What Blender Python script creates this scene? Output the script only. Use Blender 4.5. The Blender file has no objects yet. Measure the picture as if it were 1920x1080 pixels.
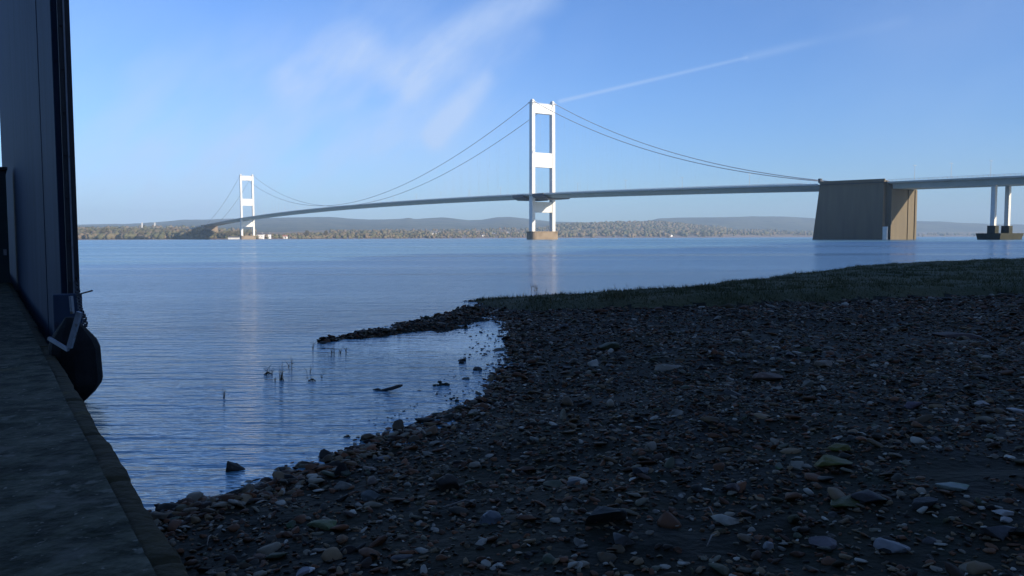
import bpy, bmesh, math, random
import numpy as np
from mathutils import Vector, Matrix, noise as mnoise
R = math.radians
random.seed(7); rng = np.random.default_rng(7)
scene = bpy.context.scene
col = scene.collection

# ------------------------------------------------------------------ camera
W, H, F = 1920.0, 1080.0, 1490.0
CAMZ = 1.6
cam_d = bpy.data.cameras.new('camera'); cam = bpy.data.objects.new('camera', cam_d); col.objects.link(cam)
cam_d.sensor_width = 36.0; cam_d.lens = 36.0 * F / W
cam_d.clip_start = 0.05; cam_d.clip_end = 40000
cam.location = (0, 0, CAMZ)
cam_rot = Matrix.Rotation(R(90 - 3.61), 3, 'X') @ Matrix.Rotation(R(-0.17), 3, 'Z')
cam.rotation_euler = cam_rot.to_euler()
scene.camera = cam
def ray(px, py):
    return (cam_rot @ Vector(((px - 960) / F, -(py - 540) / F, -1.0)))
def P(px, py, z=0.0):                      # world point at height z seen at a pixel of the photograph
    d = ray(px, py); k = (z - CAMZ) / d.z
    return Vector((d.x * k, d.y * k, z))
def Pd(px, py, depth):                     # world point at a given depth
    d = ray(px, py); k = depth / d.y
    return Vector((d.x * k, depth, CAMZ + d.z * k))

# ------------------------------------------------------------------ sky, sun, exposure
SUN_EL, SUN_AZ = 16.5, 125.0               # azimuth clockwise from +Y
world = bpy.data.worlds.new('World'); scene.world = world; world.use_nodes = True
nt = world.node_tree; nt.nodes.clear()
def N(t, typ, **kw):
    n = t.nodes.new(typ)
    for k, v in kw.items():
        if hasattr(n, k): setattr(n, k, v)
    return n
def mth(t, op, a, b=None, c=None, clamp=False):
    n = t.nodes.new('ShaderNodeMath'); n.operation = op; n.use_clamp = clamp
    for i, v in enumerate((a, b, c)):
        if v is None: continue
        if isinstance(v, (int, float)): n.inputs[i].default_value = v
        else: t.links.new(v, n.inputs[i])
    return n.outputs[0]
def mixc(t, fac, a, b):
    n = t.nodes.new('ShaderNodeMix'); n.data_type = 'RGBA'
    for s, v in ((n.inputs[0], fac), (n.inputs[6], a), (n.inputs[7], b)):
        if isinstance(v, (int, float)): s.default_value = v
        elif isinstance(v, tuple): s.default_value = v + (1,) if len(v) == 3 else v
        else: t.links.new(v, s)
    return n.outputs[2]
sky = N(nt, 'ShaderNodeTexSky'); sky.sky_type = 'NISHITA'; sky.sun_disc = False
sky.sun_elevation = R(SUN_EL); sky.sun_rotation = R(SUN_AZ)
sky.altitude = 0; sky.air_density = 1.0; sky.dust_density = 0.6; sky.ozone_density = 2.5
geo = N(nt, 'ShaderNodeTexCoord'); sep = N(nt, 'ShaderNodeSeparateXYZ'); nt.links.new(geo.outputs['Generated'], sep.inputs[0])
ymax = mth(nt, 'MAXIMUM', sep.outputs[1], 0.12)
gx = mth(nt, 'DIVIDE', sep.outputs[0], ymax); gz = mth(nt, 'DIVIDE', sep.outputs[2], ymax)
front = mth(nt, 'MULTIPLY_ADD', sep.outputs[1], 4.0, -0.8, clamp=True)
cg = N(nt, 'ShaderNodeCombineXYZ'); nt.links.new(gx, cg.inputs[0]); nt.links.new(gz, cg.inputs[1])
def world_noise(scale, det, rot=0, stretch=(1, 1, 1), loc=(0, 0, 0)):
    m = N(nt, 'ShaderNodeMapping'); m.vector_type = 'TEXTURE'; m.inputs['Rotation'].default_value = (0, 0, rot); m.inputs['Scale'].default_value = stretch
    m.inputs['Location'].default_value = loc
    nt.links.new(cg.outputs[0], m.inputs[0])
    n = N(nt, 'ShaderNodeTexNoise'); n.inputs['Scale'].default_value = scale; n.inputs['Detail'].default_value = det
    n.inputs['Roughness'].default_value = 0.6
    nt.links.new(m.outputs[0], n.inputs['Vector']); return n.outputs[0]
wispy = world_noise(9, 5, R(40), (2.6, 1, 1)); wob = world_noise(5, 3, R(35), (1.6, 1, 1), (3, 1, 0))
def skyuv(px, py):
    d = ray(px, py); return (d.x / d.y, d.z / d.y)
def capsule(a, b, w, soft, gain, fade_end=0.0, wobble=0.06, nz=wispy, lo=0.35, hi=0.65):
    (ax, ay), (bx, by) = skyuv(*a), skyuv(*b); dx, dy = bx - ax, by - ay; L2 = dx * dx + dy * dy
    qx = mth(nt, 'SUBTRACT', gx, ax); qy = mth(nt, 'SUBTRACT', gz, ay)
    t = mth(nt, 'ADD', mth(nt, 'MULTIPLY', qx, dx / L2), mth(nt, 'MULTIPLY', qy, dy / L2), clamp=True)
    ex = mth(nt, 'MULTIPLY_ADD', t, -dx, qx); ey = mth(nt, 'MULTIPLY_ADD', t, -dy, qy)
    d = mth(nt, 'SQRT', mth(nt, 'ADD', mth(nt, 'MULTIPLY', ex, ex), mth(nt, 'MULTIPLY', ey, ey)))
    d = mth(nt, 'ADD', d, mth(nt, 'MULTIPLY', mth(nt, 'SUBTRACT', wob, 0.5), wobble))
    m = N(nt, 'ShaderNodeMapRange'); m.interpolation_type = 'SMOOTHSTEP'
    m.inputs[1].default_value = w + soft; m.inputs[2].default_value = w - soft if w > soft else 0.0
    m.inputs[3].default_value = 0; m.inputs[4].default_value = gain
    nt.links.new(d, m.inputs[0]); o = m.outputs[0]
    if fade_end: o = mth(nt, 'MULTIPLY', o, mth(nt, 'MULTIPLY_ADD', t, -fade_end, 1.0))
    if nz is not None:
        r = N(nt, 'ShaderNodeMapRange'); r.inputs[1].default_value = lo; r.inputs[2].default_value = hi
        nt.links.new(nz, r.inputs[0]); o = mth(nt, 'MULTIPLY', o, r.outputs[0])
    return o
c1 = capsule((760, 140), (1015, -15), 0.014, 0.030, 0.75, wobble=.035, lo=.2, hi=.6)
c2 = capsule((815, 258), (905, 150), 0.010, 0.012, 0.62, fade_end=.5, wobble=0.02, lo=0.1, hi=0.5)
c3 = capsule((550, 150), (668, 92), 0.014, 0.035, 0.65, wobble=.035, lo=0.2, hi=0.6)
c4 = capsule((300, 330), (740, 230), 0.07, 0.15, 0.65)
c5 = capsule((1050, 190), (1400, 108), 0.0010, 0.0030, 0.40, fade_end=.35, wobble=0.003, nz=None)
c6 = capsule((1400, 108), (1700, 38), 0.002, 0.009, 0.22, wobble=0.010, nz=wispy, fade_end=.6)
c7 = capsule((900, 150), (1000, 70), 0.006, 0.02, 0.3, wobble=.02)
tot = c1
for c in (c2, c3, c4, c5, c6, c7): tot = mth(nt, 'ADD', tot, c)
base_veil = N(nt, 'ShaderNodeMapRange'); base_veil.inputs[1].default_value = 0.4; base_veil.inputs[2].default_value = 0.7; base_veil.inputs[4].default_value = 0.2
nt.links.new(world_noise(2.2, 4, R(30), (2, 1, 1), (7, 2, 0)), base_veil.inputs[0])
tot = mth(nt, 'MULTIPLY', mth(nt, 'MINIMUM', mth(nt, 'ADD', tot, base_veil.outputs[0]), 0.8), front)
SKYGAIN = 1.0
cloudcol = (2.7, 3.45, 4.9)
tint = N(nt, 'ShaderNodeMix'); tint.data_type = 'RGBA'; tint.blend_type = 'MULTIPLY'; tint.inputs[0].default_value = 1
nt.links.new(sky.outputs[0], tint.inputs[6]); tint.inputs[7].default_value = (.46, .645, 1.0, 1)   # cool white balance of the photograph
skymix = mixc(nt, tot, tint.outputs[2], cloudcol)
bg = N(nt, 'ShaderNodeBackground'); nt.links.new(skymix, bg.inputs[0]); bg.inputs[1].default_value = 0.135
wo = N(nt, 'ShaderNodeOutputWorld'); nt.links.new(bg.outputs[0], wo.inputs[0])

sun_d = bpy.data.lights.new('sun', 'SUN'); sun_d.energy = 5.0; sun_d.angle = R(0.5); sun_d.color = (1.0, 0.86, 0.67)
sun = bpy.data.objects.new('sun', sun_d); col.objects.link(sun)
sdir = Vector((math.sin(R(SUN_AZ)) * math.cos(R(SUN_EL)), math.cos(R(SUN_AZ)) * math.cos(R(SUN_EL)), math.sin(R(SUN_EL))))
sun.rotation_euler = sdir.to_track_quat('Z', 'Y').to_euler()
vs = scene.view_settings; vs.view_transform = 'Standard'; vs.look = 'None'; vs.gamma = 1; vs.use_curve_mapping = False; vs.exposure = 0.6

# ------------------------------------------------------------------ helpers
def tag(o, label=None, cat=None, group=None, kind=None):
    if label: o['label'] = label
    if cat: o['category'] = cat
    if group: o['group'] = group
    if kind: o['kind'] = kind
    return o
def empty(name, loc, rz=0):
    o = bpy.data.objects.new(name, None); col.objects.link(o); o.location = loc; o.rotation_euler = (0, 0, rz)
    o.empty_display_size = 0.2
    return o
def link_mesh(name, me, mat, parent=None, smooth=False, loc=None, rz=0):
    o = bpy.data.objects.new(name, me); col.objects.link(o)
    if mat: me.materials.append(mat)
    if parent: o.parent = parent
    if loc is not None: o.location = loc
    if rz: o.rotation_euler = (0, 0, rz)
    if smooth: me.polygons.foreach_set('use_smooth', [True] * len(me.polygons))
    return o
def np_mesh(name, V, T, k=3):
    V = np.asarray(V, np.float32); T = np.asarray(T, np.int32)
    me = bpy.data.meshes.new(name); me.vertices.add(len(V)); me.vertices.foreach_set('co', V.ravel())
    me.loops.add(len(T) * k); me.loops.foreach_set('vertex_index', T.ravel())
    me.polygons.add(len(T)); me.polygons.foreach_set('loop_start', np.arange(0, len(T) * k, k, dtype=np.int32))
    me.update(calc_edges=True); me.validate(); return me
class MB:
    def __init__(s): s.bm = bmesh.new()
    def box(s, x0, x1, y0, y1, z0, z1):
        v = [s.bm.verts.new(p) for p in ((x0,y0,z0),(x1,y0,z0),(x1,y1,z0),(x0,y1,z0),(x0,y0,z1),(x1,y0,z1),(x1,y1,z1),(x0,y1,z1))]
        for f in ((3,2,1,0),(4,5,6,7),(0,1,5,4),(1,2,6,5),(2,3,7,6),(3,0,4,7)): s.bm.faces.new([v[i] for i in f])
        return s
    def prism(s, bot, top):
        b = [s.bm.verts.new(p) for p in bot]; t = [s.bm.verts.new(p) for p in top]; n = len(b)
        s.bm.faces.new(b[::-1]); s.bm.faces.new(t)
        for i in range(n): s.bm.faces.new((b[i], b[(i+1) % n], t[(i+1) % n], t[i]))
        return s
    def tube(s, pts, rad, n=8, cap=True):
        pts = [Vector(p) for p in pts]; rings = []
        for i, p in enumerate(pts):
            d = (pts[min(i+1, len(pts)-1)] - pts[max(i-1, 0)]).normalized()
            a = d.cross(Vector((0, 0, 1)));
            if a.length < 1e-3: a = Vector((1, 0, 0))
            a.normalize(); b = d.cross(a); r = rad[i] if isinstance(rad, (list, tuple)) else rad
            rings.append([s.bm.verts.new(p + a * (r * math.cos(2*math.pi*k/n)) + b * (r * math.sin(2*math.pi*k/n))) for k in range(n)])
        for i in range(len(rings) - 1):
            for k in range(n): s.bm.faces.new((rings[i][k], rings[i][(k+1) % n], rings[i+1][(k+1) % n], rings[i+1][k]))
        if cap: s.bm.faces.new(rings[0][::-1]); s.bm.faces.new(rings[-1])
        return s
    def build(s, name, mat, parent=None, smooth=False, bevel=0, loc=None, rz=0):
        bmesh.ops.recalc_face_normals(s.bm, faces=s.bm.faces)
        if bevel: bmesh.ops.bevel(s.bm, geom=s.bm.edges[:], offset=bevel, segments=2, affect='EDGES', profile=0.6)
        me = bpy.data.meshes.new(name); s.bm.to_mesh(me); s.bm.free()
        return link_mesh(name, me, mat, parent, smooth, loc, rz)
def copy_tree(o, parent=None):
    c = o.copy(); col.objects.link(c)
    if parent: c.parent = parent
    for ch in [x for x in bpy.data.objects if x.parent == o]: copy_tree(ch, c)
    return c

def mat(name, stops, scale=1.0, rough=0.8, bump=0.0, bscale=None, island=0.0, spec=0.5, metal=0.0, detail=6, stretch=(1,1,1), spots=None, bdist=0.02, rough_var=0.0, coat=0):
    m = bpy.data.materials.new(name); m.use_nodes = True; t = m.node_tree; b = t.nodes['Principled BSDF']; b.inputs['IOR'].default_value = 1.45
    tc = N(t, 'ShaderNodeNewGeometry'); mp = N(t, 'ShaderNodeMapping'); mp.inputs['Scale'].default_value = stretch
    t.links.new(tc.outputs['Position'], mp.inputs[0])
    n = N(t, 'ShaderNodeTexNoise'); n.inputs['Scale'].default_value = scale; n.inputs['Detail'].default_value = detail; n.inputs['Roughness'].default_value = 0.6
    t.links.new(mp.outputs[0], n.inputs['Vector'])
    fac = n.outputs[0]
    if island:
        fac = mth(t, 'ADD', mth(t, 'MULTIPLY', n.outputs[0], 1 - island), mth(t, 'MULTIPLY', tc.outputs['Random Per Island'], island))
    else:
        fac = mth(t, 'MULTIPLY_ADD', fac, 1.8, -0.4, clamp=True)
    r = N(t, 'ShaderNodeValToRGB'); cr = r.color_ramp
    while len(cr.elements) < len(stops): cr.elements.new(0.5)
    for i, (p, c) in enumerate(stops): cr.elements[i].position = p; cr.elements[i].color = tuple(c) + (1,)
    t.links.new(fac, r.inputs[0]); colr = r.outputs[0]
    if spots:
        for (sc, lo, hi, sc_col) in spots:
            n2 = N(t, 'ShaderNodeTexNoise'); n2.inputs['Scale'].default_value = sc; n2.inputs['Detail'].default_value = 5
            t.links.new(tc.outputs['Position'], n2.inputs['Vector'])
            mr = N(t, 'ShaderNodeMapRange'); mr.inputs[1].default_value = lo; mr.inputs[2].default_value = hi; t.links.new(n2.outputs[0], mr.inputs[0])
            colr = mixc(t, mr.outputs[0], colr, sc_col)
    t.links.new(colr, b.inputs['Base Color'])
    b.inputs['Roughness'].default_value = rough; b.inputs['Metallic'].default_value = metal
    b.inputs['Specular IOR Level'].default_value = spec
    if coat: b.inputs['Coat Weight'].default_value = coat; b.inputs['Coat Roughness'].default_value = 0.25
    if rough_var:
        t.links.new(mth(t, 'MULTIPLY_ADD', n.outputs[0], rough_var, rough - rough_var / 2), b.inputs['Roughness'])
    if bump:
        n3 = N(t, 'ShaderNodeTexNoise'); n3.inputs['Scale'].default_value = bscale or scale * 4; n3.inputs['Detail'].default_value = 6
        t.links.new(mp.outputs[0], n3.inputs['Vector'])
        bp = N(t, 'ShaderNodeBump'); bp.inputs['Strength'].default_value = bump; bp.inputs['Distance'].default_value = bdist
        t.links.new(n3.outputs[0], bp.inputs['Height']); t.links.new(bp.outputs[0], b.inputs['Normal'])
    return m

M = {}
M['white_steel'] = mat('white_painted_steel', [(0, (.56,.56,.54)), (1, (.66,.66,.64))], 0.05, 0.6, spec=.3, spots=[(0.3, .60, .8, (.40,.38,.34))], stretch=(1,1,.15))
M['pier'] = mat('stained_pier_concrete', [(0, (.11,.08,.055)), (.5, (.22,.17,.12)), (1, (.28,.22,.16))], 0.12, 0.85, 0.4, 1.0, bdist=.15)
M['anchor'] = mat('weathered_anchorage_concrete', [(0, (.105,.088,.062)), (.5, (.13,.107,.072)), (1, (.155,.126,.083))], 0.35, 0.85, 0.3, 1.2, stretch=(1,1,.1), bdist=.1)
M['deckpaint'] = mat('grey_green_deck_paint', [(0, (.34,.35,.32)), (1, (.46,.47,.44))], 0.1, 0.6, stretch=(1,1,3))
M['asphalt'] = mat('asphalt', [(0, (.045,.045,.047)), (1, (.06,.06,.06))], 0.5, 0.9)
M['cable'] = mat('painted_cable', [(0, (.36,.37,.38)), (1, (.46,.47,.48))], 0.2, 0.6)
M['darksteel'] = mat('dark_painted_steel', [(0, (.03,.035,.05)), (1, (.06,.065,.08))], 0.4, 0.6)
M['viaconc'] = mat('pale_column_concrete', [(0, (.55,.53,.48)), (1, (.66,.64,.6))], 0.3, 0.8)
M['weedconc'] = mat('weed_stained_concrete', [(0, (.012,.015,.008)), (.6, (.028,.03,.018)), (1, (.05,.05,.035))], 0.4, 0.85)
M['mud'] = mat('estuary_mud', [(0, (.18,.13,.11)), (1, (.30,.23,.19))], 0.02, 0.6)
M['land'] = mat('far_fields_and_scrub', [(0, (.09,.09,.055)), (.35, (.18,.14,.09)), (.6, (.26,.19,.13)), (.8, (.12,.14,.07)), (1, (.20,.17,.10))], 0.008, 0.95, spots=[(0.03, .55, .62, (.04,.05,.03))], detail=8)
M['hill'] = mat('far_wooded_hillside', [(0, (.03,.04,.03)), (.4, (.05,.06,.035)), (.6, (.10,.10,.055)), (1, (.06,.08,.04))], 0.0022, 0.95, spots=[(0.012, .56, .6, (.02,.03,.02))], detail=9)
M['ftree'] = mat('far_tree_foliage', [(.1, (.055,.06,.034)), (.4, (.10,.10,.05)), (.65, (.16,.12,.075)), (.9, (.11,.085,.06))], 0.15, 0.95, island=.45)
M['bark'] = mat('bark', [(0, (.06,.05,.035)), (1, (.12,.10,.07))], 3, 0.9)
M['housewhite'] = mat('white_render', [(0, (.72,.71,.68)), (1, (.8,.79,.76))], 0.3, 0.8)
M['housegrey'] = mat('grey_render', [(0, (.4,.38,.35)), (1, (.5,.47,.44))], 0.3, 0.8)
M['roofdark'] = mat('slate_roof', [(0, (.08,.08,.09)), (1, (.13,.12,.13))], 1, 0.8)
M['roofred'] = mat('red_tile_roof', [(0, (.28,.11,.07)), (1, (.36,.16,.1))], 1, 0.8)
M['windowdark'] = mat('dark_window_glass', [(0, (.03,.035,.045)), (1, (.05,.055,.07))], 1, 0.15)
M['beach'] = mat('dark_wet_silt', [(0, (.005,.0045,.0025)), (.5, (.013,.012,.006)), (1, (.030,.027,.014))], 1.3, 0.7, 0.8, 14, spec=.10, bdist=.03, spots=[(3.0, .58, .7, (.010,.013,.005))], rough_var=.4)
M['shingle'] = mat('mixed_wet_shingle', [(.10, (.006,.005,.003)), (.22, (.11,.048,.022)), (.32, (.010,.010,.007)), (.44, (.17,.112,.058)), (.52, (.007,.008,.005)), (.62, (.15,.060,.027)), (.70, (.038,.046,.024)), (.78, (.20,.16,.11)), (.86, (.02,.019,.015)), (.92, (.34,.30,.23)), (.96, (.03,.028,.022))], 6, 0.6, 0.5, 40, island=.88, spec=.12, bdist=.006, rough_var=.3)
M['turf'] = mat('saltmarsh_turf', [(0, (.024,.031,.010)), (.5, (.058,.060,.022)), (1, (.10,.085,.036))], 0.35, 0.95, 1.0, 12, bdist=.04)
M['blade'] = mat('saltmarsh_blades', [(.1, (.038,.050,.016)), (.45, (.072,.080,.028)), (.8, (.13,.11,.046))], 0.35, 0.8, island=.4)
M['jetty'] = mat('old_jetty_concrete', [(0, (.008,.009,.006)), (.35, (.022,.023,.013)), (.6, (.055,.054,.034)), (1, (.11,.105,.072))], 5.5, 0.85, 1.0, 18, spec=.12, detail=10, bdist=.03, spots=[(26, .64, .70, (.14,.13,.10)), (3.5, .58, .66, (.075,.07,.05)), (9, .63, .70, (.10,.095,.07)), (4.0, .62, .74, (.018,.022,.008)), (1.2, .66, .74, (.05,.036,.006))])
M['coping'] = mat('ochre_stained_coping', [(0, (.016,.012,.005)), (.5, (.034,.027,.011)), (1, (.055,.043,.018))], 3, 0.85, 1.0, 16, spec=.15, detail=10, bdist=.02, spots=[(1.6, .60, .70, (.07,.05,.006))])
M['steelblue'] = mat('blue_grey_weathered_steel', [(0, (.018,.028,.046)), (.5, (.031,.045,.070)), (1, (.046,.062,.09))], 1.5, 0.7, 0.3, 9, stretch=(1,1,.2), spec=.12, metal=0, bdist=.01, spots=[(5, .64, .76, (.03,.022,.016))])
M['steeldark'] = mat('dark_rusted_steel', [(0, (.012,.012,.014)), (1, (.035,.03,.028))], 3, 0.7, 0.6, 30, stretch=(1,1,.3))
M['paleiron'] = mat('galvanised_angle_iron', [(0, (.15,.155,.16)), (1, (.26,.265,.27))], 8, 0.5, spots=[(20, .6, .7, (.12,.08,.05))])
M['rubber'] = mat('black_rubber', [(0, (.008,.008,.008)), (1, (.02,.02,.019))], 6, 0.75, 0.4, 40, spec=.08)
M['greenwood'] = mat('dark_green_boards', [(0, (.010,.022,.020)), (1, (.02,.035,.03))], 3, 0.7, stretch=(1,1,6))
M['weed'] = mat('dark_seaweed', [(0, (.010,.013,.005)), (1, (.03,.03,.012))], 12, 0.5, 0.6, 50)
M['reed'] = mat('dead_reed_stalk', [(0, (.015,.015,.010)), (1, (.04,.035,.02))], 8, 0.8)
M['drift'] = mat('bleached_driftwood', [(0, (.10,.08,.06)), (1, (.24,.20,.16))], 10, 0.8, 0.5, 60, stretch=(1,1,1))
M['wetwood'] = mat('waterlogged_wood', [(0, (.015,.012,.009)), (1, (.04,.03,.022))], 10, 0.5, 0.5, 60)
M['cliff'] = mat('red_marl_cliff', [(0, (.05,.06,.03)), (.5, (.12,.08,.05)), (1, (.22,.12,.08))], 0.06, 0.95, 0.8, 0.6, bdist=1)
def rockmat(name, c, c2=None, moss=None):
    c2 = c2 or tuple(x * 1.5 for x in c)
    c = tuple(x * k for x, k in zip(c, (1.3, 1.15, .9))); c2 = tuple(x * 1.5 for x in c)
    if moss: moss = tuple(x * .6 for x in moss)
    return mat(name, [(0, tuple(x*.6 for x in c)), (.5, c), (1, c2)], 9, 0.6, 0.7, 45, spec=.2, bdist=.008, rough_var=.25, spots=([(7, .5, .62, moss)] if moss else [(16, .64, .7, tuple(min(.5, x*2.4) for x in c))]))

# ------------------------------------------------------------------ water
def water_mat():
    m = bpy.data.materials.new('silty_water'); m.use_nodes = True; t = m.node_tree; b = t.nodes['Principled BSDF']
    b.inputs['Base Color'].default_value = (.085, .20, .26, 1); b.inputs['Specular Tint'].default_value = (.82, .95, 1.0, 1); b.inputs['Roughness'].default_value = .06; b.inputs['IOR'].default_value = 2.3
    g = N(t, 'ShaderNodeNewGeometry')
    def nz(sc, st, det, rot=0, rough=.55):
        mp = N(t, 'ShaderNodeMapping'); mp.inputs['Scale'].default_value = st; mp.inputs['Rotation'].default_value = (0, 0, rot)
        t.links.new(g.outputs['Position'], mp.inputs[0])
        n = N(t, 'ShaderNodeTexNoise'); n.inputs['Scale'].default_value = sc; n.inputs['Detail'].default_value = det; n.inputs['Roughness'].default_value = rough
        t.links.new(mp.outputs[0], n.inputs['Vector']); return n.outputs[0]
    ripple = nz(3.2, (.30, 1.5, 1), 4, R(9), .58); swell = nz(.75, (.45, 1.3, 1), 3, R(-12)); big = nz(.05, (.25, 1, 1), 4, R(5)); big2 = nz(.012, (.2, 1, 1), 4, R(-3)); fine = nz(11, (.6, 1.3, 1), 2, R(20))
    h = mth(t, 'ADD', mth(t, 'MULTIPLY', ripple, .20), mth(t, 'MULTIPLY', swell, .16))
    h = mth(t, 'ADD', h, mth(t, 'MULTIPLY', fine, .017))
    wind = mth(t, 'ADD', mth(t, 'MULTIPLY_ADD', big, 1.6, -.35), mth(t, 'MULTIPLY_ADD', big2, 1.6, -.6))
    wind = mth(t, 'MINIMUM', mth(t, 'MAXIMUM', wind, .25), 1.3)
    # sheltered pool between the spit and the beach stays calmer
    sp = N(t, 'ShaderNodeSeparateXYZ'); t.links.new(g.outputs['Position'], sp.inputs[0])
    bp = N(t, 'ShaderNodeBump'); bp.inputs['Distance'].default_value = 1.0; bp.inputs['Strength'].default_value = 1.0
    ln = N(t, 'ShaderNodeVectorMath'); ln.operation = 'LENGTH'; t.links.new(g.outputs['Position'], ln.inputs[0])
    calm = N(t, 'ShaderNodeMapRange'); calm.inputs[1].default_value = 6; calm.inputs[2].default_value = 30; calm.inputs[3].default_value = 1.0; calm.inputs[4].default_value = .95; t.links.new(ln.outputs['Value'], calm.inputs[0])
    pc = P(850, 655); pd = N(t, 'ShaderNodeVectorMath'); pd.operation = 'DISTANCE'; t.links.new(g.outputs['Position'], pd.inputs[0]); pd.inputs[1].default_value = (pc.x, pc.y + 1.2, 0)
    pool = N(t, 'ShaderNodeMapRange'); pool.interpolation_type = 'SMOOTHSTEP'; pool.inputs[1].default_value = .8; pool.inputs[2].default_value = 3.4; pool.inputs[3].default_value = .30; t.links.new(pd.outputs['Value'], pool.inputs[0])
    t.links.new(mth(t, 'MULTIPLY', mth(t, 'MULTIPLY', mth(t, 'MULTIPLY', h, wind), calm.outputs[0]), pool.outputs[0]), bp.inputs['Height'])
    def nzc(sc, st, rot):
        mp = N(t, 'ShaderNodeMapping'); mp.inputs['Scale'].default_value = st; mp.inputs['Rotation'].default_value = (0, 0, rot)
        t.links.new(g.outputs['Position'], mp.inputs[0])
        n = N(t, 'ShaderNodeTexNoise'); n.inputs['Scale'].default_value = sc; n.inputs['Detail'].default_value = 4; n.inputs['Roughness'].default_value = .65
        t.links.new(mp.outputs[0], n.inputs['Vector']); v = N(t, 'ShaderNodeVectorMath'); v.operation = 'SUBTRACT'; v.inputs[1].default_value = (.5, .5, .5)
        t.links.new(n.outputs['Color'], v.inputs[0]); return v.outputs[0]
    def vmul(a, x, y): v = N(t, 'ShaderNodeVectorMath'); v.operation = 'MULTIPLY'; t.links.new(a, v.inputs[0]); v.inputs[1].default_value = (x, y, 0); return v.outputs[0]
    def vadd(a, c): v = N(t, 'ShaderNodeVectorMath'); v.operation = 'ADD'; t.links.new(a, v.inputs[0]); t.links.new(c, v.inputs[1]); return v.outputs[0]
    slope = vadd(vmul(nzc(.9, (.18, 1.3, 1), R(6)), .22, .42), vmul(nzc(.16, (.12, 1.2, 1), R(-6)), .16, .30))
    ln = N(t, 'ShaderNodeVectorMath'); ln.operation = 'LENGTH'; t.links.new(g.outputs['Position'], ln.inputs[0])
    far = N(t, 'ShaderNodeMapRange'); far.inputs[1].default_value = 10; far.inputs[2].default_value = 200; far.inputs[3].default_value = .10; far.inputs[4].default_value = .45; t.links.new(ln.outputs['Value'], far.inputs[0])
    k = mth(t, 'MULTIPLY', far.outputs[0], wind)
    rg = N(t, 'ShaderNodeMapRange'); rg.interpolation_type = 'SMOOTHSTEP'; rg.interpolation_type = 'LINEAR'; rg.inputs[1].default_value = 1.6; rg.inputs[2].default_value = 6.0; rg.inputs[3].default_value = .07; rg.inputs[4].default_value = .25; t.links.new(mth(t, 'LOGARITHM', ln.outputs['Value'], math.e), rg.inputs[0])
    st1 = N(t, 'ShaderNodeMapRange'); st1.interpolation_type = 'SMOOTHSTEP'; st1.inputs[1].default_value = .52; st1.inputs[2].default_value = .62; st1.inputs[3].default_value = 1.05; st1.inputs[4].default_value = .55; t.links.new(nz(.11, (.07, 1, 1), 4, R(-2)), st1.inputs[0])
    st2 = N(t, 'ShaderNodeMapRange'); st2.interpolation_type = 'SMOOTHSTEP'; st2.inputs[1].default_value = .5; st2.inputs[2].default_value = .62; st2.inputs[3].default_value = 1.1; st2.inputs[4].default_value = .5; t.links.new(nz(.012, (.1, 1, 1), 5, R(3)), st2.inputs[0])
    t.links.new(mth(t, 'MULTIPLY', rg.outputs[0], mth(t, 'MULTIPLY', st1.outputs[0], st2.outputs[0])), b.inputs['Roughness'])
    sc_ = N(t, 'ShaderNodeVectorMath'); sc_.operation = 'SCALE'; t.links.new(slope, sc_.inputs[0]); t.links.new(k, sc_.inputs['Scale'])
    nn = N(t, 'ShaderNodeVectorMath'); nn.operation = 'NORMALIZE'; t.links.new(vadd(bp.outputs[0], sc_.outputs[0]), nn.inputs[0]); t.links.new(nn.outputs[0], b.inputs['Normal'])
    return m
M['water'] = water_mat()
wv, wf = [], []
ys = [-300, -60, 0, 20, 60, 150, 400, 1000, 2500, 5200, 9000]; xs = [-9000, -3000, -800, -200, -60, -15, 0, 15, 60, 200, 800, 3000, 9000]
for y in ys:
    for x in xs: wv.append((x, y, 0))
for j in range(len(ys) - 1):
    for i in range(len(xs) - 1):
        a = j * len(xs) + i; wf.append((a, a + 1, a + 1 + len(xs), a + len(xs)))
tag(link_mesh('water', np_mesh('water', wv, wf, 4), M['water']), 'wide blue rippled estuary water under the bridge', 'water', kind='structure')

# ------------------------------------------------------------------ near ground
def w2(px, py, z=0): p = P(px, py, z); return (p.x, p.y)
shore = [(-6, -30), (-2.6, -2), (-2.2, 1)] + [w2(*p) for p in ((245,1010),(300,968),(360,950),(420,936),(520,906),(600,870),(690,832),(760,806),(850,773),(915,742),(938,702),(962,662),(955,622),(950,604),(905,590))]
grass_edge_far = [w2(893, 560, .05), w2(1000, 543, .30), w2(1200, 524, .5), w2(1400, 505, .55), w2(1600, 486, .58), w2(1780, 478, .6), w2(1925, 473.5, .6), (62, 84), (150, 190)]
grass_edge_near = [w2(903, 572, .05), w2(1000, 577, .16), w2(1100, 578, .2), w2(1200, 577, .24), w2(1400, 570, .28), w2(1500, 562, .3), w2(1700, 550, .33), w2(1920, 543, .36), (20, 20), (60, 34), (150, 60)]
coast = shore + [w2(890, 570)] + grass_edge_far + [(190, 150), (190, -80), (-6, -80)]
turf_poly = grass_edge_near + [(150, 190)] + grass_edge_far[::-1][1:]
def seg_dist(X, Y, poly, closed=True):
    D = np.full(X.shape, 1e9); n = len(poly)
    for i in range(n if closed else n - 1):
        ax, ay = poly[i][:2]; bx, by = poly[(i + 1) % n][:2]; dx, dy = bx - ax, by - ay; L = dx*dx + dy*dy + 1e-12
        t = np.clip(((X - ax) * dx + (Y - ay) * dy) / L, 0, 1)
        D = np.minimum(D, np.hypot(X - ax - t * dx, Y - ay - t * dy))
    return D
def inside(X, Y, poly):
    c = np.zeros(X.shape, bool); n = len(poly)
    for i in range(n):
        ax, ay = poly[i]; bx, by = poly[(i + 1) % n]
        if ay == by: continue
        cond = ((ay > Y) != (by > Y)) & (X < (bx - ax) * (Y - ay) / (by - ay) + ax)
        c ^= cond
    return c
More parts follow.
